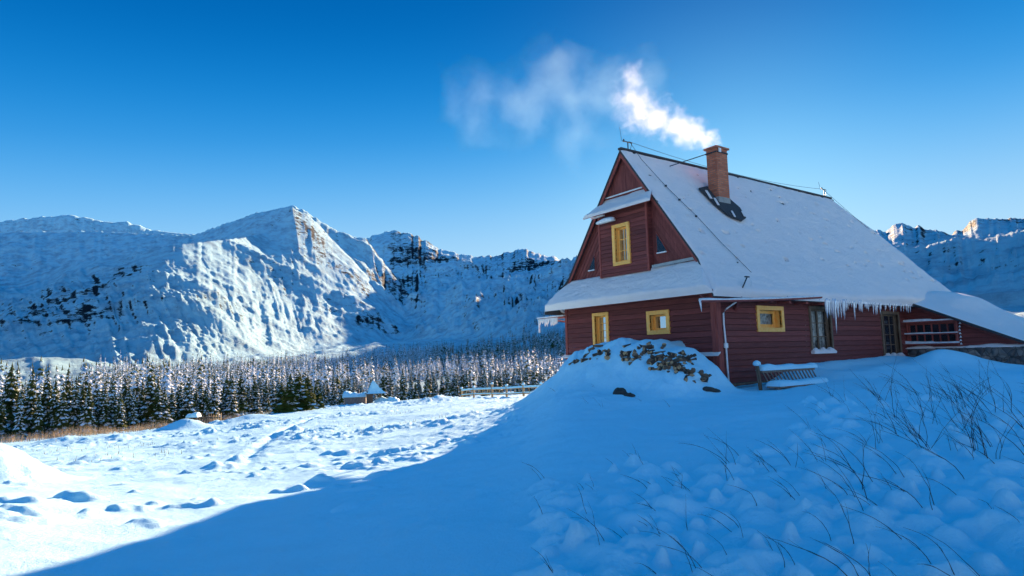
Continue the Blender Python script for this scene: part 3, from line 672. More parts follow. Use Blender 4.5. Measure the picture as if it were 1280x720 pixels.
# rubble plinth, bumpy
n1, n2 = 150, 44; P = np.zeros((n2, n1, 3))
us = np.linspace(-.02, 4.85, n1); zs = np.linspace(-.6, .93, n2)
Ug, Zg = np.meshgrid(us, zs)
def voro(u, z, s=2.9):
    u = u*s; z = z*s*1.15; best = np.full(u.shape, 9.); sec = best.copy(); ui = np.floor(u).astype(int); zi = np.floor(z).astype(int)
    for a in (-1, 0, 1):
        for b_ in (-1, 0, 1):
            cx = ui+a; cy_ = zi+b_; px = cx+_T[cx % 512, cy_ % 512]; pz = cy_+_T[(cx+77) % 512, (cy_+31) % 512]
            d = np.hypot(u-px, z-pz); sec = np.where(d < best, best, np.minimum(sec, d)); best = np.minimum(best, d)
    return sec-best
bmp = np.clip(voro(Ug, Zg), 0, .35)**.6*.16
P[..., 0] = 13.1-.06-bmp; P[..., 1] = -Ug; P[..., 2] = Zg
gridmesh('stone_plinth', P[:, ::-1], M['stone'], parent=cabin)
mb = MB(); n = 60; vs = []; rr_ = random.Random(9)
for i in range(n+1):
    u = 4.85*i/n; h = .045+.07*float(vnoise(np.array(u*1.6), np.array(3.3)))*(1 if u > 2.3 or u < 1.0 else .1); d = .10+.11*float(vnoise(np.array(u*2.3), np.array(8.3)))*(1 if (u > 2.2 or u < .9) else .2)
    vs += [WP(u, .92, .0), WP(u, .92, d), WP(u, .94+h*.5, d-.01), WP(u, .94+h, d*.6), WP(u, .95+h*1.1, .03)]
mb.faces(vs, [(i*5+j, i*5+(j+1) % 5, (i+1)*5+(j+1) % 5, (i+1)*5+j) for i in range(n) for j in range(5)]+[(0, 4, 3, 2, 1), tuple(n*5+j for j in range(5))])
mb.build('plinth_snow', M['roofsnow'], cabin)
mb = MB(); mb.prism([WP(.0, wz(0)-.12, .06), WP(4.9, wz(-4.9)-.12, .06), WP(4.9, wz(-4.9)-.24, .06), WP(0, wz(0)-.24, .06)], (-.03, 0, 0)); mb.build('barge_board', M['trim'], wroof)
# lower pent roof on the gable side
def pent(name, y0t, y1t, zt, y0b, y1b, xb, zb, thf, sn=True, xoff=0):
    mb = MB(); mb.prism([(xoff, y0t, zt), (xoff, y1t, zt), (xb, y1b, zb), (xb, y0b, zb)], (0, 0, -.07)); p = mb.build(name, M['trim'], cabin)
    nv, nu = 60, 160; P = np.zeros((nv+1, nu, 3)); us = np.linspace(0, 1, nu)
    d = np.array([xb-xoff, 0, zb-zt]); d /= np.linalg.norm(d); nn = np.array([d[2], 0, -d[0]]); nn = nn if nn[2] > 0 else -nn
    for j in range(nv+1):
        v = min(1, j/(nv-1)); a = y0t+(y0b-y0t)*v-.0; b_ = y1t+(y1b-y1t)*v; ys_ = a+(b_-a)*us; th = thf(ys_, v)
        du = np.minimum(us, 1-us)*(b_-a); th = th*np.sqrt(np.clip(du/.12, .0, 1)); 
        if v > .93: th = th*math.sqrt(max(0, (1-v)/.07))
        P[j, :, 0] = xoff+(xb-xoff)*v*1.03+nn[0]*th; P[j, :, 1] = ys_; P[j, :, 2] = zt+(zb-zt)*v*1.03+nn[2]*th+.003
    P[nv, :, 2] -= .04
    gridmesh('pent_snow', P, M['roofsnow'], parent=p); return p
pent('pent_roof', .30, 6.98, 4.02, -.50, 7.78, -.74, 2.90, lambda y, v: np.interp(v, [0, .08, .5, .9, 1], [.02, .10, .20, .24, .2])*(1+.16*fbm(y*.7, v*2+0*y, 3, 6))+.02*fbm(y*3, v*9+0*y, 3, 2))
pent('pent_roof', 2.34, 4.94, 6.88, 1.92, 5.36, -.62, 6.30, lambda y, v: .03+.02*fbm(y*2, v*4+0*y, 3, 6)+.03*sm(v, .6, .9))
# sill trim slipping off at the right of the pent
mb = MB(); mb.beam((-.06, .55, 4.10), (-.26, 2.3, 4.02), .04, .10); mb.build('flashing_strip', M['zinc'], cabin)
# eave board + exposed rafter ends on the long side
mb = MB(); mb.box((-.5, -.46, 2.70), (12.7, -.43, 2.84)); mb.build('fascia', M['trim'], cabin)
mb = MB(); mb.box((-.05, -.44, 2.84), (13.05, .0, 2.865)); mb.build('soffit', M['trim'], cabin)
for i in range(12):
    mb = MB(); x = .1+i*1.08; mb.box((x, -.50, 2.62), (x+.12, -.03, 2.74)); mb.build('rafter_end', M['trim'], cabin)
# icicles under the eave
ri = random.Random(3)
def icicle_mesh(L, r, s):
    mb = MB(); k = 7; rr = random.Random(s)
    pts = [(rr.uniform(-.004, .004), rr.uniform(-.004, .004), -L*i/(k-1)) for i in range(k)]; mb.tube(pts, [r*(1-i/(k-1))**.8*(1+.15*rr.uniform(-1, 1))+.002 for i in range(k)], 6); return mb
protos = []
for i in range(96):
    if i < 58: x = 5.65+(i/58)**1.25*4.2+ri.uniform(-.03, .03); L = ri.uniform(.18, .62)*(1.25 if x < 7 else 1); L = L*(1.7 if i in (13, 33, 21) else 1)
    elif i < 82: x = ri.uniform(9.8, 12.6); L = ri.uniform(.12, .45)
    else: x = ri.uniform(2.6, 5.6); L = ri.uniform(.05, .14)
    if i < 14: mb = icicle_mesh(1, .05, i); o = mb.build('icicle', M['ice'], cabin, smooth=True); protos.append(o)
    else: o = protos[i % 14].copy(); COL.objects.link(o); o.parent = cabin
    o.location = (x, -.52+ri.uniform(-.02, .03), 2.86-.012*x*0); o.scale = (.55+.6*L, .55+.6*L, L)
# rim of small icicles as one fringe of frozen snow along the eave
mb = MB()
for i in range(160):
    x = 1.0+i*.073; L = ri.uniform(.03, .10)*(1 if x > 5 else .8)
    mb.faces([(x-.022, -.53, 2.86), (x+.022, -.53, 2.86), (x+.0, -.49, 2.86), (x+ri.uniform(-.006, .006), -.52, 2.86-L)], [(0, 1, 3), (1, 2, 3), (2, 0, 3), (0, 2, 1)])
mb.build('ice_fringe', M['ice'], cabin)
# sagging gutter
g0 = np.array(onplane(875, 375.5, 1, -.85)); g1 = np.array(onplane(1026, 371, 1, -.56))
mb = MB(); n = 16; vs = []
for i in range(n+1):
    p = g0+(g1-g0)*i/n+np.array([0, 0, -.03*math.sin(math.pi*i/n)])
    for j in range(7):
        t = math.pi*j/6; vs.append(p+np.array([0, -.065*math.cos(t), -.06*math.sin(t)]))
mb.faces(vs, [(i*7+j, i*7+j+1, (i+1)*7+j+1, (i+1)*7+j) for i in range(n) for j in range(6)]); gut = mb.build('gutter', M['trim'], cabin)
md = gut.modifiers.new('s', 'SOLIDIFY'); md.thickness = .008
mb = MB(); pts = [g0+(g1-g0)*i/n+np.array([0, 0, .012-.03*math.sin(math.pi*i/n)]) for i in range(n+1)]; mb.tube(pts, [.052]+[.05+.012*math.sin(i*1.7) for i in range(1, n)]+[.04], 8); mb.build('gutter_snow', M['white'], gut, smooth=True)
mb = MB(); mb.tube([g0+np.array([0, 0, .0]), g0+np.array([.02, .0, -.14]), g0+np.array([.05, .0, -.33])], [.035, .025, .005], 7); mb.build('gutter_icicle', M['white'], gut, smooth=True)
mb = MB()
for i in (1, 5, 9, 13):
    p = g0+(g1-g0)*i/n; mb.beam(p+np.array([0, .06, -.03]), (p[0]+.1, -.43, 2.74), .03, .02)
mb.beam((.95, -.05, 2.35), (.62, -.5, 2.78), .08, .08); mb.build('gutter_bracket', M['trim'], gut)
# ---- chimney
cx0, cx1, cy0, cy1 = 3.44, 4.12, 2.10, 2.56
mb = MB(); mb.box((cx0, cy0, 6.95), (cx1, cy1, 8.88)); chim = mb.build('chimney', M['brick'], cabin)
mb = MB(); mb.box((cx0-.015, cy0-.015, 6.2), (cx1+.015, cy1+.015, 6.95)); mb.build('chimney_base', M['concrete'], chim)
mb = MB(); mb.box((cx0-.025, cy0-.025, 8.70), (cx1+.025, cy1+.025, 8.76)); mb.build('chimney_band', M['metal'], chim)
mb = MB(); mb.box((cx0-.07, cy0-.07, 8.88), (cx1+.07, cy1+.07, 8.95)); mb.build('chimney_cap', M['brick'], chim)
mb = MB(); mb.tube([(cx0+.33, cy0+.23, 8.94), (cx0+.33, cy0+.23, 9.04)], .15, 14); mb.build('flue', M['metal'], chim)
mb = MB(); mb.box((cx0+.10, cy0-.06, 8.72), (cx0+.24, cy0-.03, 8.90)); mb.build('junction_box', M['white'], chim)
mb = MB(); off = np.array([0, -.082*SL/1.72*1.0, .082/1.72*1.0])*2.1
fl = [(2.75, 2.68), (3.05, 2.50), (3.38, 2.60), (4.2, 2.62), (4.62, 2.22), (4.50, 1.80), (3.85, 1.68), (3.20, 1.86), (2.98, 2.1)]
fl = [(2.78, 2.62), (3.42, 2.75), (4.15, 2.75), (4.62, 2.15), (4.45, 1.80), (3.95, 1.66), (3.35, 1.80), (3.02, 2.12)]
mb.prism([np.array([x, y, roof_pt(y)])+off for x, y in fl], -off*.35); mb.build('chimney_flashing', M['darkfelt'], chim)
mb = MB(); rr_ = random.Random(2)
for (x, y, l, w_) in ((2.95, 2.40, .35, .07), (3.10, 2.18, .3, .06), (4.35, 1.90, .22, .06), (3.6, 1.83, .25, .05)):
    c = np.array([x, y, roof_pt(y)])+off*1.15; mb.prism([c+np.array([-w_, -l*.4, -l*.4*SL]), c+np.array([w_, -l*.4, -l*.4*SL]), c+np.array([w_+.1, l*.4, l*.4*SL]), c+np.array([.1-w_, l*.4, l*.4*SL])], off*.12); mb.build('flashing_snow', M['roofsnow'], chim); mb = MB()

mb = MB(); mb.tube([(cx0-.02, cy0+.02, 8.73), (2.0, 3.2, 8.20)], .018, 6); mb.build('chimney_stay', M['metal'], chim)
# ---- masts, ridge wire and lightning conductor
def mast(x, h, tall):
    mb = MB(); mb.tube([(x, 3.64, RZ), (x, 3.64, RZ+h)], .022, 6); mb.beam((x-.28, 3.64, RZ+h), (x+.22, 3.64, RZ+h), .03, .03); mb.tube([(x+.1, 3.64, RZ+.04), (x+.22, 3.64, RZ+h)], .01, 5)
    mb.tube([(x-.3, 3.66, RZ+h), (x-.34, 3.7, RZ+h+tall)], .007, 5); mb.tube([(x-.25, 3.60, RZ+h-.04), (x-.25, 3.60, RZ+h+.06)], .03, 6); return mb.build('wire_mast', M['metal'], cabin)
mast(.22, .36, .55); mast(14.2, .42, .35)
def wire(pts, r=.008, name='roof_wire'):
    mb = MB(); mb.tube(pts, r, 5); return mb.build(name, M['metal'], cabin)
wp = [np.array([.22, 3.6, RZ+.38])*(1-t)+np.array([14.2, 3.6, RZ+.42])*t-np.array([0, 0, .5*t*(1-t)*4*.6]) for t in np.linspace(0, 1, 24)]; wire(wp)
wp = [np.array([14.2, 3.64, RZ+.4])*(1-t)+np.array([17.3, .9, 4.9])*t-np.array([0, 0, .5*t*(1-t)]) for t in np.linspace(0, 1, 10)]; wire(wp)
rp = lambda x, y, e=.09: np.array([x, y-e*.81, roof_pt(y)+e*.58])
wire([np.array([.3, 3.6, RZ+.36]), rp(.42, 3.3, .14), rp(.8, 2.5), rp(1.0, 2.1, .10), rp(1.26, 1.6, .12), rp(1.5, .8, .14), rp(1.66, .25, .2), rp(1.62, -.05, .28)], .009)
mb = MB()
for (x, y) in ((.8, 2.5), (1.26, 1.6), (1.0, 2.08), (1.6, .3)): c = rp(x, y, .10); mb.box(c-.03, c+.03)
mb.build('wire_clip', M['metal'], cabin)
ct = np.array(onplane(934, 346, 1, -.55))
mb = MB(); mb.tube([onplane(928, 360, 1, -.55), ct], .022, 6); mb.beam(ct+np.array([-.12, 0, .0]), ct+np.array([.1, 0, 0]), .04, .04); mb.build('conductor_bracket', M['metal'], cabin)
pts = [ct+np.array([.08, 0, 0]), np.array(onplane(939, 352, 1, -.5)), np.array(onplane(938, 364, 1, -.45)), np.array(onplane(931, 371, 1, -.36)), np.array(onplane(918, 379, 1, -.24)), np.array(onplane(907.5, 386, 1, -.16)), np.array(onplane(904.5, 392, 1, -.14)), np.array(onplane(904.8, 405, 1, -.13)), np.array(onplane(907.5, 432, 1, -.12)), np.array(onplane(909.5, 460, 1, -.12)), np.array(onplane(912, 489, 1, -.12))]
mb = MB(); mb.tube(pts, [.006, .008, .016, .022, .026, .028, .028, .028, .03, .03, .03], 8); mb.build('conductor_pipe', M['white'], cabin, smooth=True)
c = np.array(onplane(907.6, 432, 1, -.13)); mb = MB(); mb.box(c-np.array([.07, .03, .07]), c+np.array([.07, .03, .08])); mb.build('junction_box', M['white'], cabin)
# snowy lamp under the small pent
mb = MB(); c = np.array([-.55, 4.25, 5.93]); mb.beam((-.24, 4.30, 6.12), c+np.array([0, .0, .2]), .03, .03); mb.box(c+np.array([-.06, -.42, .0]), c+np.array([.06, .32, .09])); lamp = mb.build('wall_lamp', M['metal'], cabin)
mb = MB(); n = 14; vs = []
for i in range(n+1):
    t = i/n; y = -.46+.85*t; h = .13*math.sin(math.pi*min(1, .12+t*.8))**.6
    vs += [c+np.array([-.09, y, -.02]), c+np.array([-.10, y, h*.8]), c+np.array([0, y, h+.04]), c+np.array([.10, y, h*.8]), c+np.array([.09, y, -.02])]
mb.faces(vs, [(i*5+j, i*5+(j+1) % 5, (i+1)*5+(j+1) % 5, (i+1)*5+j) for i in range(n) for j in range(5)]+[(0, 4, 3, 2, 1), tuple(n*5+j for j in range(5))]); mb.build('lamp_snow', M['white'], lamp, smooth=True)
mb = MB(); mb.beam((-.5, 4.35, 6.22), (-.42, 5.1, 6.24), .10, .05); mb.build('lamp_arm', M['white'], lamp)
# porch canopy beam sticking out at the far left corner, hung with icicles
mb = MB(); mb.beam((.1, 7.3, 2.60), (.1, 9.05, 2.60), .5, .05); mb.beam((.3, 7.3, 2.35), (.3, 8.6, 2.55), .06, .06); por = mb.build('porch_canopy', M['trim'], cabin)
mb = MB(); mb.beam((.1, 7.3, 2.65), (.1, 9.1, 2.64), .56, .05); mb.tube([(.0, 7.3, 2.95), (.2, 7.9, 2.98)], [.22, .16], 7); mb.build('canopy_snow', M['white'], por)
mb = MB(); rr_ = random.Random(5)
for i in range(16):
    y = 7.75+i*.082; L = rr_.uniform(.08, .36) if i < 15 else .55
    L = .58 if i == 15 else L
    mb.tube([(-.14, y, 2.59), (-.14, y, 2.59-L*.5), (-.14, y, 2.59-L)], [.05, .04, .015 if i < 15 else .04], 6)
mb.build('canopy_icicles', M['white'], por)
#@@ bench
bench = empty('garden_bench', (0.35, -1.25, -.25)); tag(bench, 'long slatted wooden bench buried in snow against the long cabin wall', 'bench')
mb = MB(); mb.box((0, 0, .62), (2.95, .07, .70)); mb.build('back_rail', M['greywood'], bench)
for i in range(15):
    mb = MB(); x = .12+i*.195; mb.beam((x-.07, .0, .62), (x+.07, -.08, .30), .055, .02); mb.build('slat', M['greywood'], bench)
mb = MB(); mb.box((.05, -.52, .18), (2.75, -.10, .235)); mb.build('seat', M['greywood'], bench)
for x in (.08, 2.6):
    mb = MB(); mb.box((x, -.48, -.2), (x+.09, -.40, .18)); mb.build('leg', M['greywood'], bench)
mb = MB(); mb.beam((-.06, .04, .1), (-.16, .04, .86), .08, .08, up=(0, 1, 0)); mb.build('end_post', M['brownwood'], bench)
def pillow(x0, x1, y0, y1, z, h, nx=60, ny=8, seed=0):
    P = np.zeros((ny*2, nx, 3)); us = np.linspace(0, 1, nx)
    for j in range(ny*2):
        t = j/(2*ny-1); yy = -math.cos(math.pi*t); zz = math.sin(math.pi*t)**.6 if 0 < t < 1 else 0
        e = np.clip(np.minimum(us, 1-us)*(x1-x0)/.12, 0, 1)**.5
        hh = h*(1+.5*fbm(us*(x1-x0)*1.4, us*0+seed, 3, seed))
        P[j, :, 0] = x0+(x1-x0)*us; P[j, :, 1] = (y0+y1)/2+(y1-y0)/2*yy*(.85+.15*e)*(1+.12*fbm(us*5, us*0+3, 2, seed+2)); P[j, :, 2] = z+hh*zz*e
    return P
gridmesh('bench_snow', pillow(-.06, 2.98, -.12, .20, .69, .15, seed=2), M['snow'], parent=bench)
gridmesh('bench_snow', pillow(.02, 2.78, -.58, -.04, .23, .16, seed=5), M['snow'], parent=bench)
mb = MB(); mb.tube([(-.17, .04, .84), (-.17, .04, .88), (-.17, .04, .95), (-.17, .04, 1.0)], [.08, .12, .11, .03], 9); mb.build('post_snow', M['snow'], bench, smooth=True)
# plank lying at the cabin foot
pk = MB(); a = np.array([-.55, -.38, 0]); 
pk.beam((-.45, -.42, .02), (2.1, -.48, .05), .16, .05); pk = pk.build('loose_plank', M['brownwood']); tag(pk, 'dark plank half buried in snow at the foot of the cabin corner', 'plank')
# ---------------------------------------------------------------- trees
def spruce_data(seed, levels=24, nb=10, rad=.20, snow=.5, lowpoly=False, droop=.35, bare=.05, snowbias=0.):
    """unit-height spruce crown: list of faces (verts) + material index"""
    rr = random.Random(seed); V = []; F = []; Mx = []
    def add(vs, fs, m):
        n = len(V); V.extend(vs)
        for f in fs: F.append(tuple(n+i for i in f)); Mx.append(m)
    lean = rr.uniform(-.012, .012)
    for i in range(levels):
        t = (i+rr.uniform(-.3, .3))/levels; t = min(max(t, 0), .99)
        z = bare+(1-bare)*t
        R = rad*((1-t)**.85)*rr.uniform(.72, 1.12)+.006
        for k in range(nb if t < .85 else max(4, nb//2)):
            a = 2*math.pi*(k+rr.uniform(-.35, .35))/nb+i*.7; L = R*rr.uniform(.65, 1.25); w = L*rr.uniform(.30, .5)+.006
            ca_, sa_ = math.cos(a), math.sin(a); px_, py_ = -sa_, ca_; dz = -L*(droop+rr.uniform(-.15, .2)); zz = z+rr.uniform(-.012, .012)
            c = lambda u, s_, h: (ca_*L*u+px_*w*s_+lean*zz, sa_*L*u+py_*w*s_, zz+dz*u+h)
            th = w*.45
            if lowpoly:
                add([c(0, 0, .012), c(.65, 1, -th), c(1, 0, -.0), c(.65, -1, -th), c(.6, 0, .012)], [(0, 1, 4), (1, 2, 4), (2, 3, 4), (3, 0, 4)], 1 if rr.random() < snow+snowbias*(t-.5) else 0)
            else:
                add([c(0, 0, .006), c(.4, .8, -th*.6), c(.8, 1, -th), c(1.05, .1, -.004), c(.78, -1, -th), c(.4, -.8, -th*.6), c(.55, 0, .006)],
                    [(0, 1, 6), (1, 2, 6), (2, 3, 6), (3, 4, 6), (4, 5, 6), (5, 0, 6)], 0)
                for s_ in (-1, 1):   # hanging sprays
                    u = rr.uniform(.5, .95); add([c(u-.15, s_*.5, -th*.4), c(u+.15, s_*.8, -th*.6), c(u, s_*1.0, -th-.022*rr.uniform(.6, 1.8))], [(0, 1, 2)], 0)
                if rr.random() < snow+snowbias*(t-.5):
                    e = .007; u0 = rr.uniform(.15, .4); u1 = rr.uniform(.8, 1.02); ws = rr.uniform(.5, .95)
                    add([c(u0, 0, .006+e), c(.55, .75*ws, -th*.55+e), c(u1, .5*ws, -th*.5+e), c(u1+.04, 0, e*.6), c(u1, -.5*ws, -th*.5+e), c(.55, -.75*ws, -th*.55+e), c(.6, 0, .010+e*1.3)],
                        [(0, 1, 6), (1, 2, 6), (2, 3, 6), (3, 4, 6), (4, 5, 6), (5, 0, 6)], 1)
    add([(.012, 0, .93), (-.006, .01, .93), (-.006, -.01, .93), (lean, 0, 1.02)], [(0, 1, 3), (1, 2, 3), (2, 0, 3)], 0)
    return V, F, Mx
def tree_proto(seed, label, group, nm='M', **kw):
    t = empty('spruce_tree'); tag(t, label, 'tree', group)
    V, F, Mx = spruce_data(seed, **kw); mb = MB(); mb.v = V; mb.f = F; mb.m = Mx; mb.build('crown', [M[nm], M['frost']], t)
    mb = MB(); mb.tube([(0, 0, -.06), (0, 0, .3), (0, 0, .97)], [.022, .017, .004], 6); mb.build('trunk', M['bark'], t)
    return t
G1, G2 = 'spruces along the front edge of the forest', 'frosted spruces in the forest behind the meadow'
dark = [tree_proto(100+i, '', G1, 'needle', snow=.55, rad=.155+.015*i, levels=28+i, nb=11, snowbias=-.75) for i in range(5)]
frosty = [tree_proto(200+i, '', G2, 'needle', snow=.7, rad=.15+.012*i, levels=24, nb=10, snowbias=-.1) for i in range(5)]
olive = [tree_proto(300+i, '', G1, 'needle2', snow=.35, rad=.24+.03*i, levels=24, nb=12, droop=.15, snowbias=-.3) for i in range(3)]
first = {}
def place_tree(proto, x, y, h, label, group, rz=None, sxy=1., name='spruce_tree'):
    z = full_z(x, y)
    if id(proto) not in first: o = proto; first[id(proto)] = 1
    else:
        o = proto.copy(); COL.objects.link(o)
        for c in proto.children: k_ = c.copy(); COL.objects.link(k_); k_.parent = o
    o.location = (x, y, z-.03*h); o.rotation_euler = (0, 0, random.uniform(0, 6.28) if rz is None else rz); o.scale = (h*sxy, h*sxy, h)
    o['label'] = label; o['group'] = group; return o
def at(px, r):
    hy = 459-(459-427)*px/1280; az = azel(px, hy+30)[0]; return CAM[0]+r*math.cos(az), CAM[1]+r*math.sin(az)
treeline = lambda px: float(np.interp(px, [-80, 0, 130, 250, 340, 400, 460, 560, 640, 740], [60, 60, 61, 66, 78, 88, 98, 108, 104, 100]))
rnd = random.Random(21); placed = []
# hand placed front row, left: (px, extra distance, height)
front = [(-28,1,5.6),(-12,3,6.2),(3,1,4.2),(14,3,6.6),(27,0,4.4),(40,2,7.4),(50,0,4.5),(59,3,6.0),(69,1,5.6),(79,0,4.4),(84,4,6.0),(95,1,6.1),(104,3,5.2),(112,0,4.1),(121,2,5.6),(132,1,4.9),(141,2,5.9),(152,0,4.0),(161,2,5.0),(168,1,4.0),(178,3,4.9),(189,2,6.3),(198,1,5.0),(206,1,4.2),(214,2,4.7),(226,4,4.6),(236,2,5.2),(246,3,4.2),(258,2,4.4),(268,1,4.9),(280,3,4.0),(291,1,5.2),(301,2,5.9),(311,3,4.2),(322,1,4.5),(333,2,4.6)]
for i, (px, dr, h) in enumerate(front):
    x, y = at(px, treeline(px)+dr+1.5); fz = i % 5 in (1, 4); kind_ = 'frosted pale' if fz else 'dark green'; sz = 'tall' if h > 5.5 else ('short' if h < 4.4 else 'medium'); zone = 'by the left edge of the picture' if px < 60 else ('in the left half of the front row' if px < 170 else ('behind the dark stump and its drift' if px < 290 else 'at the right end of the front row'))
    lab = '%s %s spruce %s' % (sz, kind_, zone) if px != 40 else 'tallest dark spruce of the front row near the left edge'
    place_tree(dark[i % 5] if i % 5 not in (1, 4) else frosty[i % 3], x, y, h*rnd.uniform(.8, 1.0), lab, G1, sxy=rnd.uniform(.75, 1.1)); placed.append((x, y))
for (px, r, h, s_, lb) in ((352,73,3.3,1.25,'leftmost low bushy conifer of the olive clump left of the pointed hut'),(363,71,4.2,1.25,'broad bushy conifer second from left in the olive clump'),(374,72,4.5,1.2,'tallest bushy conifer in the middle of the olive clump'),(385,73,3.9,1.2,'bushy conifer just right of the tallest one in the olive clump'),(396,76,3.5,.95,'narrow yellowish conifer at the right end of the olive clump')):
    x, y = at(px, r); place_tree(olive[int(px) % 3], x, y, h, lb, 'clump of bushy conifers beside the meadow', sxy=s_); placed.append((x, y))
mid_l = {'dark': 'slim dark spruce standing before the paler frosted forest', 'frosty': 'white frosted spruce among many others behind the meadow'}
for (px, dr, h) in ((416,2,2.6),(427,0,3.4),(436,1,4.2),(479,-2,4.4),(488,0,3.2),(503,-3,4.9),(519,0,3.0),(534,-4,3.2),(543,-2,3.4),(560,-4,4.4),(583,3,4.6),(606,2,4.6),(571,2,3.4)):
    x, y = at(px, treeline(px)+dr-4); place_tree(dark[int(px) % 5], x, y, h, 'slim dark spruce '+('left of the low snowy shed' if px < 440 else 'just right of the pointed hut' if px < 500 else 'midway between the hut and the wooden fence' if px < 565 else 'behind the wooden fence'), 'slim dark spruces at the back of the meadow', sxy=.9); placed.append((x, y))
n = len(placed); tries = 0
while n < 298 and tries < 20000:
    tries += 1; px = rnd.uniform(-70, 745); tl = treeline(px); dep = rnd.random()**1.2*42; x, y = at(px, tl+4+dep)
    md = 1.25 if dep < 10 else 1.9
    if any((x-a)**2+(y-b_)**2 < md*md for a, b_ in placed): continue
    placed.append((x, y)); n += 1; fr = (px > 330 and rnd.random() < .8) or rnd.random() < .5+.02*dep
    h = rnd.choice((.7, 1, 1, 1.2))*(rnd.uniform(3.3, 4.8) if px > 330 else rnd.uniform(3.2, 5.0))
    if fr: place_tree(frosty[n % 5], x, y, h, mid_l['frosty'], G2, sxy=rnd.uniform(.9, 1.2))
    else: place_tree(dark[n % 5], x, y, h, 'dark spruce standing among the frosted ones behind the front trees', 'dark spruces mixed into the frosted forest', sxy=rnd.uniform(.9, 1.2))
# the far forest, one mass
lows = []
for i in range(11):
    V, F, Mx = spruce_data(400+i, levels=11, nb=6, rad=.15+.01*(i % 4), snow=(.78, .62, .82, .5, .75, .38, .7, .6, .3, .4, .25)[i], lowpoly=True, snowbias=-.15)
    tri = [(f, m_) for f, m_ in zip(F, Mx)]
    lows.append((np.array(V), np.array([f for f, _ in tri if len(f) == 3]), np.array([m_ for f, m_ in tri if len(f) == 3])))
VV = []; FF = []; MM = []; nv = 0; nfar = 0
cand = []
while len(cand) < 8200:
    px = rnd.uniform(-90, 800); r = math.exp(rnd.uniform(math.log(100), math.log(1150)))
    tl = treeline(px)
    if r < tl+40: continue
    top = float(np.interp(px, [-90, 60, 95, 130, 250, 350, 450, 520, 600, 680, 800], [300, 300, 330, 470, 540, 560, 560, 660, 850, 1100, 1150]))
    if r > top*rnd.uniform(.75, 1.05): continue
    dens = (r/500)**1.1
    if rnd.random() > dens*(1 if r < 450 or px < 560 else .55): continue
    x, y = at(px, r)
    # irregular clearings
    if float(fbm(np.array(x*.02), np.array(y*.02), 3, 55)) > .13: continue
    cand.append((x, y, r, px))
ax_ = np.array(cand); azs = np.arctan2(ax_[:, 1]-CAM[1], ax_[:, 0]-CAM[0]); zs_ = mountain_z(azs, ax_[:, 2])
for i, (x, y, r, px) in enumerate(cand):
    V, F, m_ = lows[rnd.randrange(8) if (px < 540 or r < 330) else rnd.choice((8, 9, 10, 5, 3))]; h = rnd.choice((3.5, 4.5, 5.5, 6.5, 8.5))*rnd.uniform(.8, 1.2)*(1 if r < 450 else 1.35); a = rnd.uniform(0, 6.28); c_, s_ = math.cos(a), math.sin(a); w = h*rnd.uniform(.8, 1.15)
    z = zs_[i] if r > 140 else full_z(x, y)
    Q = np.stack([x+w*(V[:, 0]*c_-V[:, 1]*s_), y+w*(V[:, 0]*s_+V[:, 1]*c_), z-.3+h*V[:, 2]], 1)
    VV.append(Q); FF.append(F+nv); MM.append(m_); nv += len(V)
VV = np.concatenate(VV); FF = np.concatenate(FF); MM = np.concatenate(MM)
me = bpy.data.meshes.new('distant_forest'); me.vertices.add(len(VV)); me.vertices.foreach_set('co', VV.ravel().astype(np.float32)); me.loops.add(FF.size); me.loops.foreach_set('vertex_index', FF.ravel().astype(np.int32))
me.polygons.add(len(FF)); me.polygons.foreach_set('loop_start', (np.arange(len(FF))*3).astype(np.int32)); me.materials.append(M['needle']); me.materials.append(M['frost'])
me.polygons.foreach_set('material_index', MM.astype(np.int32)); me.update(calc_edges=True)
o = bpy.data.objects.new('distant_forest', me); COL.objects.link(o); tag(o, 'mass of frosted spruce forest filling the valley below the mountains', 'forest', kind='stuff')
# dry grass along the tree line and poking through the meadow
mb = MB()
for i in range(7000):
    if i < 4000:
        px = rnd.uniform(-20, 345); cl = float(vnoise(np.array(px*.045), np.array(1.3))); x, y = at(px, treeline(px)+rnd.uniform(-3.5, 2.)-1); h = rnd.uniform(.25, .75)*(.35+cl)
    else:
        px = rnd.uniform(0, 560); r = rnd.uniform(25, 90); x, y = at(px, min(r, treeline(px)-1)); h = rnd.uniform(.08, .22)
        if float(vnoise(np.array(x*.4), np.array(y*.4), 9)) < .62: continue
    z = full_z(x, y) if i % 1 == 0 else 0; a = rnd.uniform(0, 6.28); w = .012; lx = rnd.uniform(-.25, .25)*h; ly = rnd.uniform(-.25, .25)*h
    mb.faces([(x-w*math.cos(a), y-w*math.sin(a), z-.03), (x+w*math.cos(a), y+w*math.sin(a), z-.03), (x+lx, y+ly, z+h)], [(0, 1, 2)])
o = mb.build('dry_grass', M['grass']); tag(o, 'tan dry grass sticking out of the snow at the forest edge', 'grass', kind='stuff')
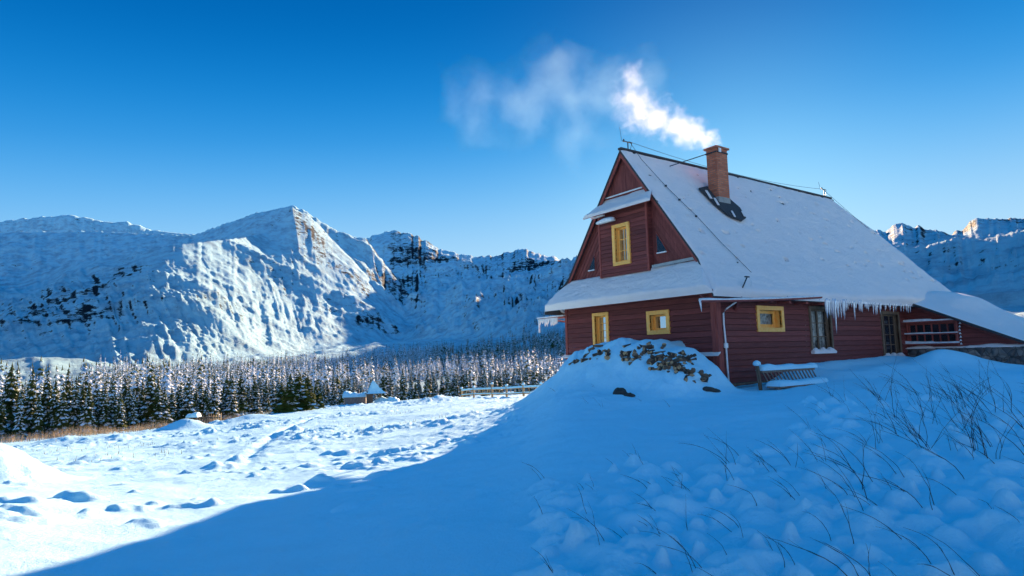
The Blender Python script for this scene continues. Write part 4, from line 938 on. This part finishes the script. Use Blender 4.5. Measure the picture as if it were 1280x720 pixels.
# ---------------------------------------------------------------- fence, hut, shed, post
def gz(x, y): return full_z(x, y)
fence = empty('wooden_fence'); tag(fence, 'rustic wooden fence with snow capped rails at the back of the meadow', 'fence')
fp = [at(577, 72), at(592, 68), at(615, 62), at(633, 59), at(654, 56), at(676, 54)]
for i, (x, y) in enumerate(fp):
    z = gz(x, y); mb = MB(); hh = 1.35 if i == 2 else 1.1; mb.tube([(x, y, z-.4), (x, y, z+hh)], .11, 7); p = mb.build('post', M['fencewood'], fence)
    mb = MB(); mb.tube([(x, y, z+hh-.02), (x, y, z+hh+.1), (x, y, z+hh+.2)], [.15, .15, .05], 7); mb.build('snow_cap', M['snow'], p)
for i in range(len(fp)-1):
    a, b_ = fp[i], fp[i+1]; za, zb = gz(*a), gz(*b_)
    for hh in (.35, .85):
        mb = MB(); mb.tube([(a[0], a[1], za+hh), (b_[0], b_[1], zb+hh)], .06, 6); p = mb.build('rail', M['fencewood'], fence)
        mb = MB(); mb.beam((a[0], a[1], za+hh+.09), (b_[0], b_[1], zb+hh+.09), .13, .09 if hh < .5 else .17); mb.build('rail_snow', M['snow'], p)
    k = int(math.hypot(a[0]-b_[0], a[1]-b_[1])/.75)
    for j in range(1, k):
        t = j/k; x = a[0]+(b_[0]-a[0])*t; y = a[1]+(b_[1]-a[1])*t; z = za+(zb-za)*t; mb = MB(); s_ = .2 if j % 2 else -.2
        mb.beam((x-s_*.3, y-s_, z+.33), (x+s_*.3, y+s_, z+.85), .07, .05); mb.build('brace', M['fencewood'], fence)
hx, hy = at(466, 84); hz = gz(hx, hy)
hut = empty('shelter_hut', (hx, hy, hz), YAW-math.pi/2+.35); tag(hut, 'small timber hut with a pointed snow covered roof in the meadow', 'hut')
mb = MB(); mb.box((-.75, -.5, -.3), (-.05, .6, 1.6)); mb.build('wall', M['brownwood'], hut)
mb = MB(); mb.box((.85, -.5, -.3), (1.0, -.35, 1.45)); mb.build('post', M['brownwood'], hut)
mb = MB(); mb.box((.85, .55, -.3), (1.0, .7, 1.45)); mb.build('post', M['brownwood'], hut)
mb = MB(); rings = [(1.35, 1.35), (1.0, 1.62), (.62, 2.1), (.34, 2.6), (.0, 3.05)]; vs = []
for R_, z in rings: vs += [(.0-R_*.62*1.0, -R_*.9, z), (.25*R_+R_*1.0, -R_*.9, z), (.25*R_+R_*1.0, R_*.9, z), (-R_*.62, R_*.9, z)]
mb.faces(vs, [(i*4+j, i*4+(j+1) % 4, (i+1)*4+(j+1) % 4, (i+1)*4+j) for i in range(4) for j in range(4)]+[(3, 2, 1, 0)]); mb.build('roof', M['snow'], hut)
mb = MB(); mb.box((-.9, -1.1, 1.3), (1.6, 1.1, 1.36)); mb.build('roof_deck', M['brownwood'], hut)
mb = MB(); mb.tube([(0, 0, 2.9), (0, 0, 3.45)], .05, 6); mb.build('finial', M['brownwood'], hut)
sx, sy = at(446, 86); shed = empty('low_shed', (sx, sy, gz(sx, sy)), YAW-math.pi/2+.1); tag(shed, 'low shed under deep snow beside the pointed hut', 'shed')
mb = MB(); mb.box((-1.5, -.9, -.4), (1.3, .9, 1.0)); mb.build('wall', M['greywood'], shed)
P = pillow(-1.75, 1.5, -1.2, 1.2, .98, .65, 40, 10, 7); gridmesh('roof_snow', P, M['snow'], parent=shed)
mb = MB(); mb.box((.1, -.1, 1.3), (.32, .12, 1.95)); mb.build('stovepipe', M['metal'], shed)
sx, sy = at(484, 84); o_ = pillow(-1.6, 1.6, -.8, .8, -.2, 1.0, 40, 10, 9); d_ = gridmesh('snow_bank', o_, M['snow']); d_.location = (sx, sy, gz(sx, sy)); d_.rotation_euler = (0, 0, YAW-math.pi/2); tag(d_, 'long snow bank just right of the pointed hut', kind='structure')
sx, sy = at(242.5, 62); st_ = empty('tree_stump', (sx, sy, gz(sx, sy)-.1), YAW-math.pi/2); tag(st_, 'dark stump with a thick cap of snow at the forest edge', 'stump')
mb = MB(); rs_ = random.Random(3); mb.tube([(0, 0, -.3), (.02, 0, .35), (-.03, 0, .85)], [.42, .36, .32], 9); mb.build('trunk', M['bark'], st_)
gridmesh('snow_cap', pillow(-.5, .55, -.45, .45, .80, .45, 20, 8, 3), M['snow'], parent=st_)
sx, sy = at(263, 62.5); pf = empty('picket_fence', (sx, sy, gz(sx, sy)), YAW-math.pi/2+.1); tag(pf, 'short broken picket fence beside the dark stump', 'fence')
mb = MB(); mb.box((-1.2, -.03, .45), (1.0, .03, .56)); mb.build('rail', M['brownwood'], pf)
for i in range(11):
    x = -1.15+i*.21; mb = MB(); h_ = .7+.25*math.sin(i*2.3)**2; mb.box((x, -.05, -.2), (x+.07, -.01, h_)); mb.build('picket', M['fencewood'] if i > 6 else M['brownwood'], pf)
# ---------------------------------------------------------------- firewood in the bank
def hit(px, py, rmax=60):
    v = ray(px, py); v = v/np.linalg.norm(v); t = 6.
    ts = np.arange(6, rmax, .06); p = CAM+v*ts[:, None]; g = ground_z(p[:, 0], p[:, 1]); i = np.argmax(p[:, 2] < g); return p[i]
def log_proto(i):
    rr = random.Random(i); mb = MB(); n = rr.choice((5, 6, 7)); L = rr.uniform(.32, .45); r0 = rr.uniform(.07, .105)
    rad = [r0*rr.uniform(.7, 1.2) for _ in range(n)]
    vs = []
    for z in (-L/2, L/2): vs += [(rad[j]*math.cos(2*math.pi*j/n), rad[j]*math.sin(2*math.pi*j/n), z) for j in range(n)]
    mb.faces(vs, [(j, (j+1) % n, (j+1) % n+n, j+n) for j in range(n)], 0); mb.faces(vs, [tuple(range(n-1, -1, -1)), tuple(range(n, 2*n))], 1)
    return mb.build('firewood_log', [M['bark'] if i % 3 else M['brownwood'], M['birch'] if i % 2 else M['brownwood']])
lp = [log_proto(i) for i in range(8)]
patches = [((713,741),(447,459),9,'small loose cluster low at the left end'), ((741,764),(437,445),12,'flat layer under the snow near the narrow yellow door'), ((781,802),(436,453),26,'cluster below the square yellow window'), ((800,832),(432,446),14,'top layer of the heap'), ((812,836),(446,463),20,'middle of the heap'), ((826,866),(446,466),58,'big uncovered heap nearest the cabin corner'), ((845,888),(458,476),34,'low right end of the heap near the corner post')]
k = 0
for (xa, xb), (ya, yb), cnt, txt in patches:
    for i in range(cnt):
        tx = rnd.random(); px = xa+(xb-xa)*tx; py = ya+(yb-ya)*rnd.random()
        if xa == 826: py = 452+(tx-.5)*-6+rnd.uniform(-6, 9)
        if xa == 845: py = 462+tx*12+rnd.uniform(-4, 5)
        if xa == 713: py = 457-14*tx+rnd.uniform(-3, 5)
        py += rnd.uniform(-4, 4); p = hit(px, py, 40); o = lp[k % 8] if k < 8 else lp[k % 8].copy()
        if k >= 8: COL.objects.link(o)
        k += 1; o.location = (p[0], p[1], p[2]+rnd.uniform(-.03, .06)); a = math.pi+rnd.uniform(-.9, .9) if rnd.random() < .6 else rnd.uniform(0, 6.28)
        o.rotation_euler = (math.pi/2+rnd.uniform(-.5, .4), 0, a+math.pi/2); o.scale = [rnd.uniform(.5, .95), rnd.uniform(.4, .95), rnd.uniform(.5, .95)]
        tag(o, 'split firewood log in the '+txt, 'log', 'firewood logs in the snowy heap by the gable')
# snow lumps resting on the heap
# boulder and debris
def rock(name, px, py, s, seed, label, cat='rock', mat='rock', grp=None):
    rr = np.random.default_rng(seed); p = hit(px, py, 40); bm_ = MB(); n1_, n2_ = 14, 9; vs = []
    for j in range(n2_+1):
        ph = math.pi*j/n2_
        for i in range(n1_):
            th = 2*math.pi*i/n1_; q = 1+.45*(float(vnoise(np.array(math.cos(th)*1.6+seed), np.array(math.sin(th)*1.6+ph*1.5)))-.5)
            vs.append((s[0]*q*math.sin(ph)*math.cos(th), s[1]*q*math.sin(ph)*math.sin(th), s[2]*q*math.cos(ph)))
    bm_.faces(vs, [(j*n1_+i, (j+1)*n1_+i, (j+1)*n1_+(i+1) % n1_, j*n1_+(i+1) % n1_) for j in range(n2_) for i in range(n1_)])
    o = bm_.build(name, M[mat]); o.location = (p[0], p[1], p[2]); o.rotation_euler = (0, 0, seed); tag(o, label, cat, grp); return o
rock('boulder', 776, 493, (.30, .22, .17), 1, 'dark bare boulder poking out of the shaded snow below the firewood')
rock('boulder', 787, 495, (.16, .10, .08), 2, 'small dark stone at the right foot of the bare boulder')
rock('stone', 884, 487, (.22, .14, .08), 5, 'flat dark stone left of the cabin corner post at ground level')
rock('stone', 893, 489, (.18, .12, .07), 6, 'small dark stone directly under the cabin corner post')
rock('boulder', 869, 471, (.16, .14, .13), 8, 'rounded snowy stone at the low end of the firewood heap', mat='snow')
# ---------------------------------------------------------------- shrubs
shr = []
def stem(mb, base, L, lean, rr, r0):
    n = 9; p = np.array(base, float); d = np.array([lean[0]*.35, lean[1]*.35, 1.]); pts = [p.copy()]; rs = [r0]
    for i in range(n):
        d = d+np.array([lean[0], lean[1], -.05])*.16+np.array([rr.uniform(-.2, .2), rr.uniform(-.2, .2), rr.uniform(-.08, .08)]); d /= np.linalg.norm(d); p = p+d*L/n; pts.append(p.copy()); rs.append(r0*(1-.8*(i+1)/n))
    mb.tube(pts, rs, 4, cap=False); return pts, rs
def shrub(base, L, nst, seed, side=0.5, spread=.16, lean_m=.75):
    rr = random.Random(seed); mb = MB(); left = -R0
    for k in range(nst):
        a = rr.gauss(lean_m, .32); b_ = rr.uniform(-.5, .5); lean = left*a+np.array([Fv[0], Fv[1], 0])*b_
        bs = (rr.uniform(-spread, spread)*.5, rr.uniform(-spread, spread)*.5, -.08)
        l = L*rr.uniform(.55, 1.15); pts, rs = stem(mb, bs, l, lean, rr, .0020+.0022*l)
        for q in range(rr.choice((1, 2, 2, 3, 4))):
            i = rr.randrange(2, 8); qs = rr.uniform(.12, .38); ln2 = lean*rr.uniform(-.3, 1.2)+np.array([rr.uniform(-.4, .4), rr.uniform(-.4, .4), 0]); p0 = pts[i]; n = 5; p = p0.copy(); d = pts[i+1]-pts[i]; d = d/np.linalg.norm(d)+ln2*.35; pp = [p.copy()]
            for _ in range(n): d = d/np.linalg.norm(d)+np.array([rr.uniform(-.1, .1), rr.uniform(-.1, .1), .03]); d /= np.linalg.norm(d); p = p+d*l*qs/n; pp.append(p.copy())
            mb.tube(pp, [rs[i]*.75*(1-.75*j/n) for j in range(n+1)], 4, cap=False)
    o = mb.build('bare_shrub', M['twig']); o.location = base; return o
srnd = random.Random(8); sh_n = 0
def where(px, py):
    if px < 870: return 'thin bare twigs rising from the snow clumps in the middle foreground'
    if px < 1060: return 'bare twigs leaning left from snow clumps below the garden bench'
    if py > 560: return 'long bare stems leaning left in the lower right foreground'
    return 'dense bare brush standing in the snow below the stone plinth'
def project(x, y, z):
    d = np.array([x, y, z])-CAM; w = d@Fv; return 640+FPX*(d@Rv)/w, 360-FPX*(d@Uv)/w
cl_ = list(clumps); srnd.shuffle(cl_)
for c in cl_:
    z = float(add_clumps(np.array([c[0]]), np.array([c[1]]), ground_z(np.array([c[0]]), np.array([c[1]])))[0]); px, py = project(c[0], c[1], z)
    if px > 1330 or py > 760: continue
    pr = .5 if px < 870 else (.42 if px < 1060 else .5)
    if srnd.random() > pr: continue
    r = math.hypot(c[0]-CAM[0], c[1]-CAM[1]); L = (srnd.uniform(.22, .50) if px < 870 else (srnd.uniform(.3, .65) if px < 1060 else srnd.uniform(.4, .85)))
    o = shrub((c[0], c[1], z), L, srnd.choice((1, 2, 2, 3)) if px < 1060 else srnd.choice((1, 2, 3, 3)), sh_n); tag(o, where(px, py), 'shrub', 'bare shrubs in the foreground snow'); sh_n += 1
for i in range(52):     # the denser brush on the right
    px = srnd.triangular(1020, 1330, 1215); r = srnd.uniform(8.5, 17); x, y = at(px, r); z = float(ground_z(np.array([x]), np.array([y]))[0])
    o = shrub((x, y, z), srnd.uniform(.6, 1.25), srnd.choice((1, 2, 3)), 500+i, lean_m=srnd.uniform(.0, .7)); tag(o, 'dense bare brush standing in the snow below the stone plinth', 'shrub', 'bare shrubs in the foreground snow'); sh_n += 1
for i, (px, py, L) in enumerate(((695,485,.5),(735,500,.45),(752,505,.4),(745,480,.35),(806,498,.4),(838,505,.35))):
    p = hit(px, py+4, 40); o = shrub(tuple(p), L, 2, 700+i); tag(o, 'sparse thin twigs on the shaded bank below the gable', 'shrub', 'sparse twigs on the bank')
print('shrubs', sh_n, 'clumps', len(clumps), 'logs', k, 'trees', n)
# ---------------------------------------------------------------- smoke
def smoke(name, dens, path, label, size, seed, sharp, lo_=.05, hi_=.9, amp_=2.6):
    """path: list of (point, radius). closed lumpy hull round the plume, filled with a noisy volume"""
    m = bpy.data.materials.new(name); m.use_nodes = True; nt = m.node_tree; nt.nodes.remove(nt.nodes['Principled BSDF']); out = nt.nodes['Material Output']
    pv = nt.nodes.new('ShaderNodeVolumePrincipled'); pv.inputs['Color'].default_value = (.97, .98, 1, 1) if name == 'smoke_plume' else (.72, 1, .98, 1); pv.inputs['Anisotropy'].default_value = .35
    tc = nt.nodes.new('ShaderNodeTexCoord'); v = tc.outputs['Object']
    n0 = N(nt, 'ShaderNodeTexNoise', Scale=size*.7, Detail=4); nt.links.new(v, n0.inputs['Vector'])
    wv = N(nt, 'ShaderNodeVectorMath', operation='MULTIPLY_ADD'); nt.links.new(n0.outputs['Color'], wv.inputs[0]); wv.inputs[1].default_value = (sharp, sharp, sharp); nt.links.new(v, wv.inputs[2])
    # distance to the plume axis, scaled by its radius
    dist_ = None
    for p, r in path:
        sub = N(nt, 'ShaderNodeVectorMath', operation='DISTANCE'); nt.links.new(wv.outputs[0], sub.inputs[0]); sub.inputs[1].default_value = (p[0]+sharp*.5, p[1]+sharp*.5, p[2]+sharp*.5)
        dv = N(nt, 'ShaderNodeMath', operation='DIVIDE'); nt.links.new(sub.outputs['Value'], dv.inputs[0]); dv.inputs[1].default_value = r
        if dist_ is None: dist_ = dv.outputs[0]
        else:
            mn = N(nt, 'ShaderNodeMath', operation='SMOOTH_MIN'); nt.links.new(dist_, mn.inputs[0]); nt.links.new(dv.outputs[0], mn.inputs[1]); mn.inputs[2].default_value = .35; dist_ = mn.outputs[0]
    n1_ = N(nt, 'ShaderNodeTexNoise', Scale=size, Detail=5, Roughness=.62); nt.links.new(wv.outputs[0], n1_.inputs['Vector'])
    a = math_n(nt, 'SUBTRACT', 1.0, dist_); a = math_n(nt, 'ADD', a, math_n(nt, 'MULTIPLY', math_n(nt, 'SUBTRACT', n1_.outputs['Fac'],   .5), amp_))
    mr = N(nt, 'ShaderNodeMapRange'); mr.interpolation_type = 'SMOOTHSTEP'; nt.links.new(a, mr.inputs[0]); mr.inputs[1].default_value = lo_; mr.inputs[2].default_value = hi_
    # thins out along the way
    d = math_n(nt, 'MULTIPLY', mr.outputs[0], dens)
    if name == 'smoke_plume':
        sp_ = N(nt, 'ShaderNodeVectorMath', operation='DISTANCE'); nt.links.new(v, sp_.inputs[0]); sp_.inputs[1].default_value = path[0][0]
        r_ = N(nt, 'ShaderNodeMapRange'); nt.links.new(sp_.outputs['Value'], r_.inputs[0]); r_.inputs[1].default_value = 0; r_.inputs[2].default_value = 5.5; r_.inputs[3].default_value = 1.7; r_.inputs[4].default_value = .35
        d = math_n(nt, 'MULTIPLY', d, r_.outputs[0])
    nt.links.new(d, pv.inputs['Density']); nt.links.new(pv.outputs[0], out.inputs['Volume'])
    # hull
    P = np.array([p for p, _ in path]); r = np.array([q for _, q in path]); lo = (P-r[:, None]*1.5).min(0)-.1; hi = (P+r[:, None]*1.5).max(0)+.1
    mb = MB(); mb.box(lo, hi); o = mb.build(name, m); tag(o, label, 'smoke', kind='stuff'); return o
def math_n(nt, op, a, b_):
    n = N(nt, 'ShaderNodeMath', operation=op)
    for i, q in enumerate((a, b_)):
        if isinstance(q, (int, float)): n.inputs[i].default_value = q
        else: nt.links.new(q, n.inputs[i])
    return n.outputs[0]
C0 = np.array([3.78, 2.33, 8.98]); zc = (C0-CAM)@Fv
def sp(px, py, back=0):
    v = ray(px, py); return tuple(CAM+v*(zc+back))
pw_ = lambda px: px/FPX*zc
path = [(sp(897, 179), pw_(8)), (sp(889, 176), pw_(13.4)), (sp(879, 172, -.1), pw_(17.1)), (sp(869, 168, -.1), pw_(19.5)), (sp(858, 164, -.2), pw_(23.2)), (sp(842, 157, -.3), pw_(23.2)), (sp(820, 148, -.4), pw_(28.1)), (sp(798, 138, -.5), pw_(30.5)), (sp(786, 122, -.6), pw_(26.8)), (sp(790, 98, -.6), pw_(22.0))]
smoke('smoke_plume', 1.35, path, 'dense white smoke blowing left from the brick chimney', 2.4, 1, .55, .0, 2.3, 2.4)
path = [(sp(800, 105, -.8), pw_(34)), (sp(750, 120, -1), pw_(44)), (sp(700, 115, -1.2), pw_(48)), (sp(650, 130, -1.4), pw_(42)), (sp(594, 125, -1.5), pw_(36)), (sp(590, 150, -1.5), pw_(26)), (sp(690, 80, -1.3), pw_(30)), (sp(720, 165, -1.2), pw_(34))]
smoke('smoke_wisps', .055, path, 'thin bluish wisps of drifted smoke left of the chimney plume', .9, 2, 1.6, -.3, 1.5, 3.0)
# ---------------------------------------------------------------- sky and sun
SUN_AZ, SUN_EL = math.radians(35), math.radians(14)
EXPO = 1.75; KX = 1/2**EXPO
W_ = bpy.data.worlds.new('World'); SC.world = W_; W_.use_nodes = True; nt = W_.node_tree
bg = nt.nodes['Background']
sky = nt.nodes.new('ShaderNodeTexSky'); sky.sky_type = 'NISHITA'; sky.sun_disc = False
sky.sun_elevation = SUN_EL; sky.sun_rotation = math.pi/2-SUN_AZ; sky.altitude = 1500; sky.air_density = 1.0; sky.dust_density = .3; sky.ozone_density = 3
hs = N(nt, 'ShaderNodeHueSaturation', Saturation=1.35, Value=1.0); nt.links.new(sky.outputs[0], hs.inputs['Color'])
tc = nt.nodes.new('ShaderNodeTexCoord'); sp_ = nt.nodes.new('ShaderNodeSeparateXYZ'); nt.links.new(tc.outputs['Generated'], sp_.inputs[0])
STR = .12
# deep winter blue: elevation ramp, graded paler towards the horizon all round
dp = N(nt, 'ShaderNodeVectorMath', operation='DOT_PRODUCT'); nt.links.new(tc.outputs['Generated'], dp.inputs[0]); dp.inputs[1].default_value = (math.cos(SUN_AZ-.15), math.sin(SUN_AZ-.15), .12)
# lift: pale band reaches higher near the sun
z1 = math_n(nt, 'ADD', sp_.outputs[2], math_n(nt, 'MULTIPLY', math_n(nt, 'SUBTRACT', .86, dp.outputs['Value']), .10))
rmp = ramp(nt, z1, [(0, (.55, .78, .96)), (.14, (.44, .72, .95)), (.24, (.17, .52, .92)), (.34, (.018, .31, .78)), (.46, (.0, .165, .55)), (.58, (.0, .095, .37)), (.70, (.0, .19, .56)), (1, (.0, .30, .80))], 'B_SPLINE')  # overhead stops brightened, out of view, as extra fill on the foreground snow
sc1 = N(nt, 'ShaderNodeVectorMath', operation='SCALE'); nt.links.new(rmp.outputs[0], sc1.inputs[0]); sc1.inputs['Scale'].default_value = KX/STR
# glow round the hidden sun
ds = N(nt, 'ShaderNodeVectorMath', operation='DOT_PRODUCT'); nt.links.new(tc.outputs['Generated'], ds.inputs[0]); ds.inputs[1].default_value = (math.cos(SUN_AZ)*math.cos(SUN_EL), math.sin(SUN_AZ)*math.cos(SUN_EL), math.sin(SUN_EL))
gp = math_n(nt, 'POWER', math_n(nt, 'MAXIMUM', ds.outputs['Value'], 0.), 45)
gl = N(nt, 'ShaderNodeVectorMath', operation='SCALE'); gl.inputs[0].default_value = (.12, .17, .11); nt.links.new(math_n(nt, 'MULTIPLY', gp, KX/STR), gl.inputs['Scale'])
# warm fill glow added behind the viewer to brighten cabin walls and roof
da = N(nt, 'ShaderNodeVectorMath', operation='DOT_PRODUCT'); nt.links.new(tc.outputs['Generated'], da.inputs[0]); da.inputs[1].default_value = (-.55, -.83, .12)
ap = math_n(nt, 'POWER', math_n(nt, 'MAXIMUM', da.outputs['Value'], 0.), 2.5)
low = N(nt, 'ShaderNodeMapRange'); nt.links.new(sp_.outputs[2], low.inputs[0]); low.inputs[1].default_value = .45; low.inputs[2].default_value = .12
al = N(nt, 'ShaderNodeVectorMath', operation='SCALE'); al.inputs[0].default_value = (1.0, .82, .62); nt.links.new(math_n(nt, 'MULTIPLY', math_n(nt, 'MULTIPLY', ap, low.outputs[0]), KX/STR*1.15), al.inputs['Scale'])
s1 = N(nt, 'ShaderNodeVectorMath', operation='ADD'); nt.links.new(sc1.outputs[0], s1.inputs[0]); nt.links.new(gl.outputs[0], s1.inputs[1])
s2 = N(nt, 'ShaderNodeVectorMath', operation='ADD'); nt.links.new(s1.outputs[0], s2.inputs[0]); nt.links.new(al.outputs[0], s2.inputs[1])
mxs = N(nt, 'ShaderNodeMix', data_type='RGBA'); mxs.inputs[0].default_value = .012; nt.links.new(s2.outputs[0], mxs.inputs[6]); nt.links.new(hs.outputs[0], mxs.inputs[7])
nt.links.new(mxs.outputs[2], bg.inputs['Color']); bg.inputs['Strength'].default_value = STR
sl = bpy.data.lights.new('sun', 'SUN'); sl.energy = 5.0; sl.angle = math.radians(.5); sl.color = (1., .69, .45)
so = bpy.data.objects.new('sun', sl); COL.objects.link(so)
sd = Vector((math.cos(SUN_AZ)*math.cos(SUN_EL), math.sin(SUN_AZ)*math.cos(SUN_EL), math.sin(SUN_EL)))
so.rotation_euler = sd.to_track_quat('Z', 'Y').to_euler(); so.location = (30, 30, 40)
SC.view_settings.view_transform = 'Standard'; SC.view_settings.look = 'None'; SC.view_settings.gamma = 1; SC.view_settings.exposure = EXPO
SC.render.engine = 'CYCLES'; cy = SC.cycles
cy.use_denoising = True; cy.max_bounces = 6; cy.diffuse_bounces = 3; cy.glossy_bounces = 3; cy.transmission_bounces = 4; cy.transparent_max_bounces = 12; cy.volume_bounces = 3
cy.use_adaptive_sampling = True; cy.adaptive_threshold = .02; cy.volume_step_rate = 1.0; cy.volume_max_steps = 256
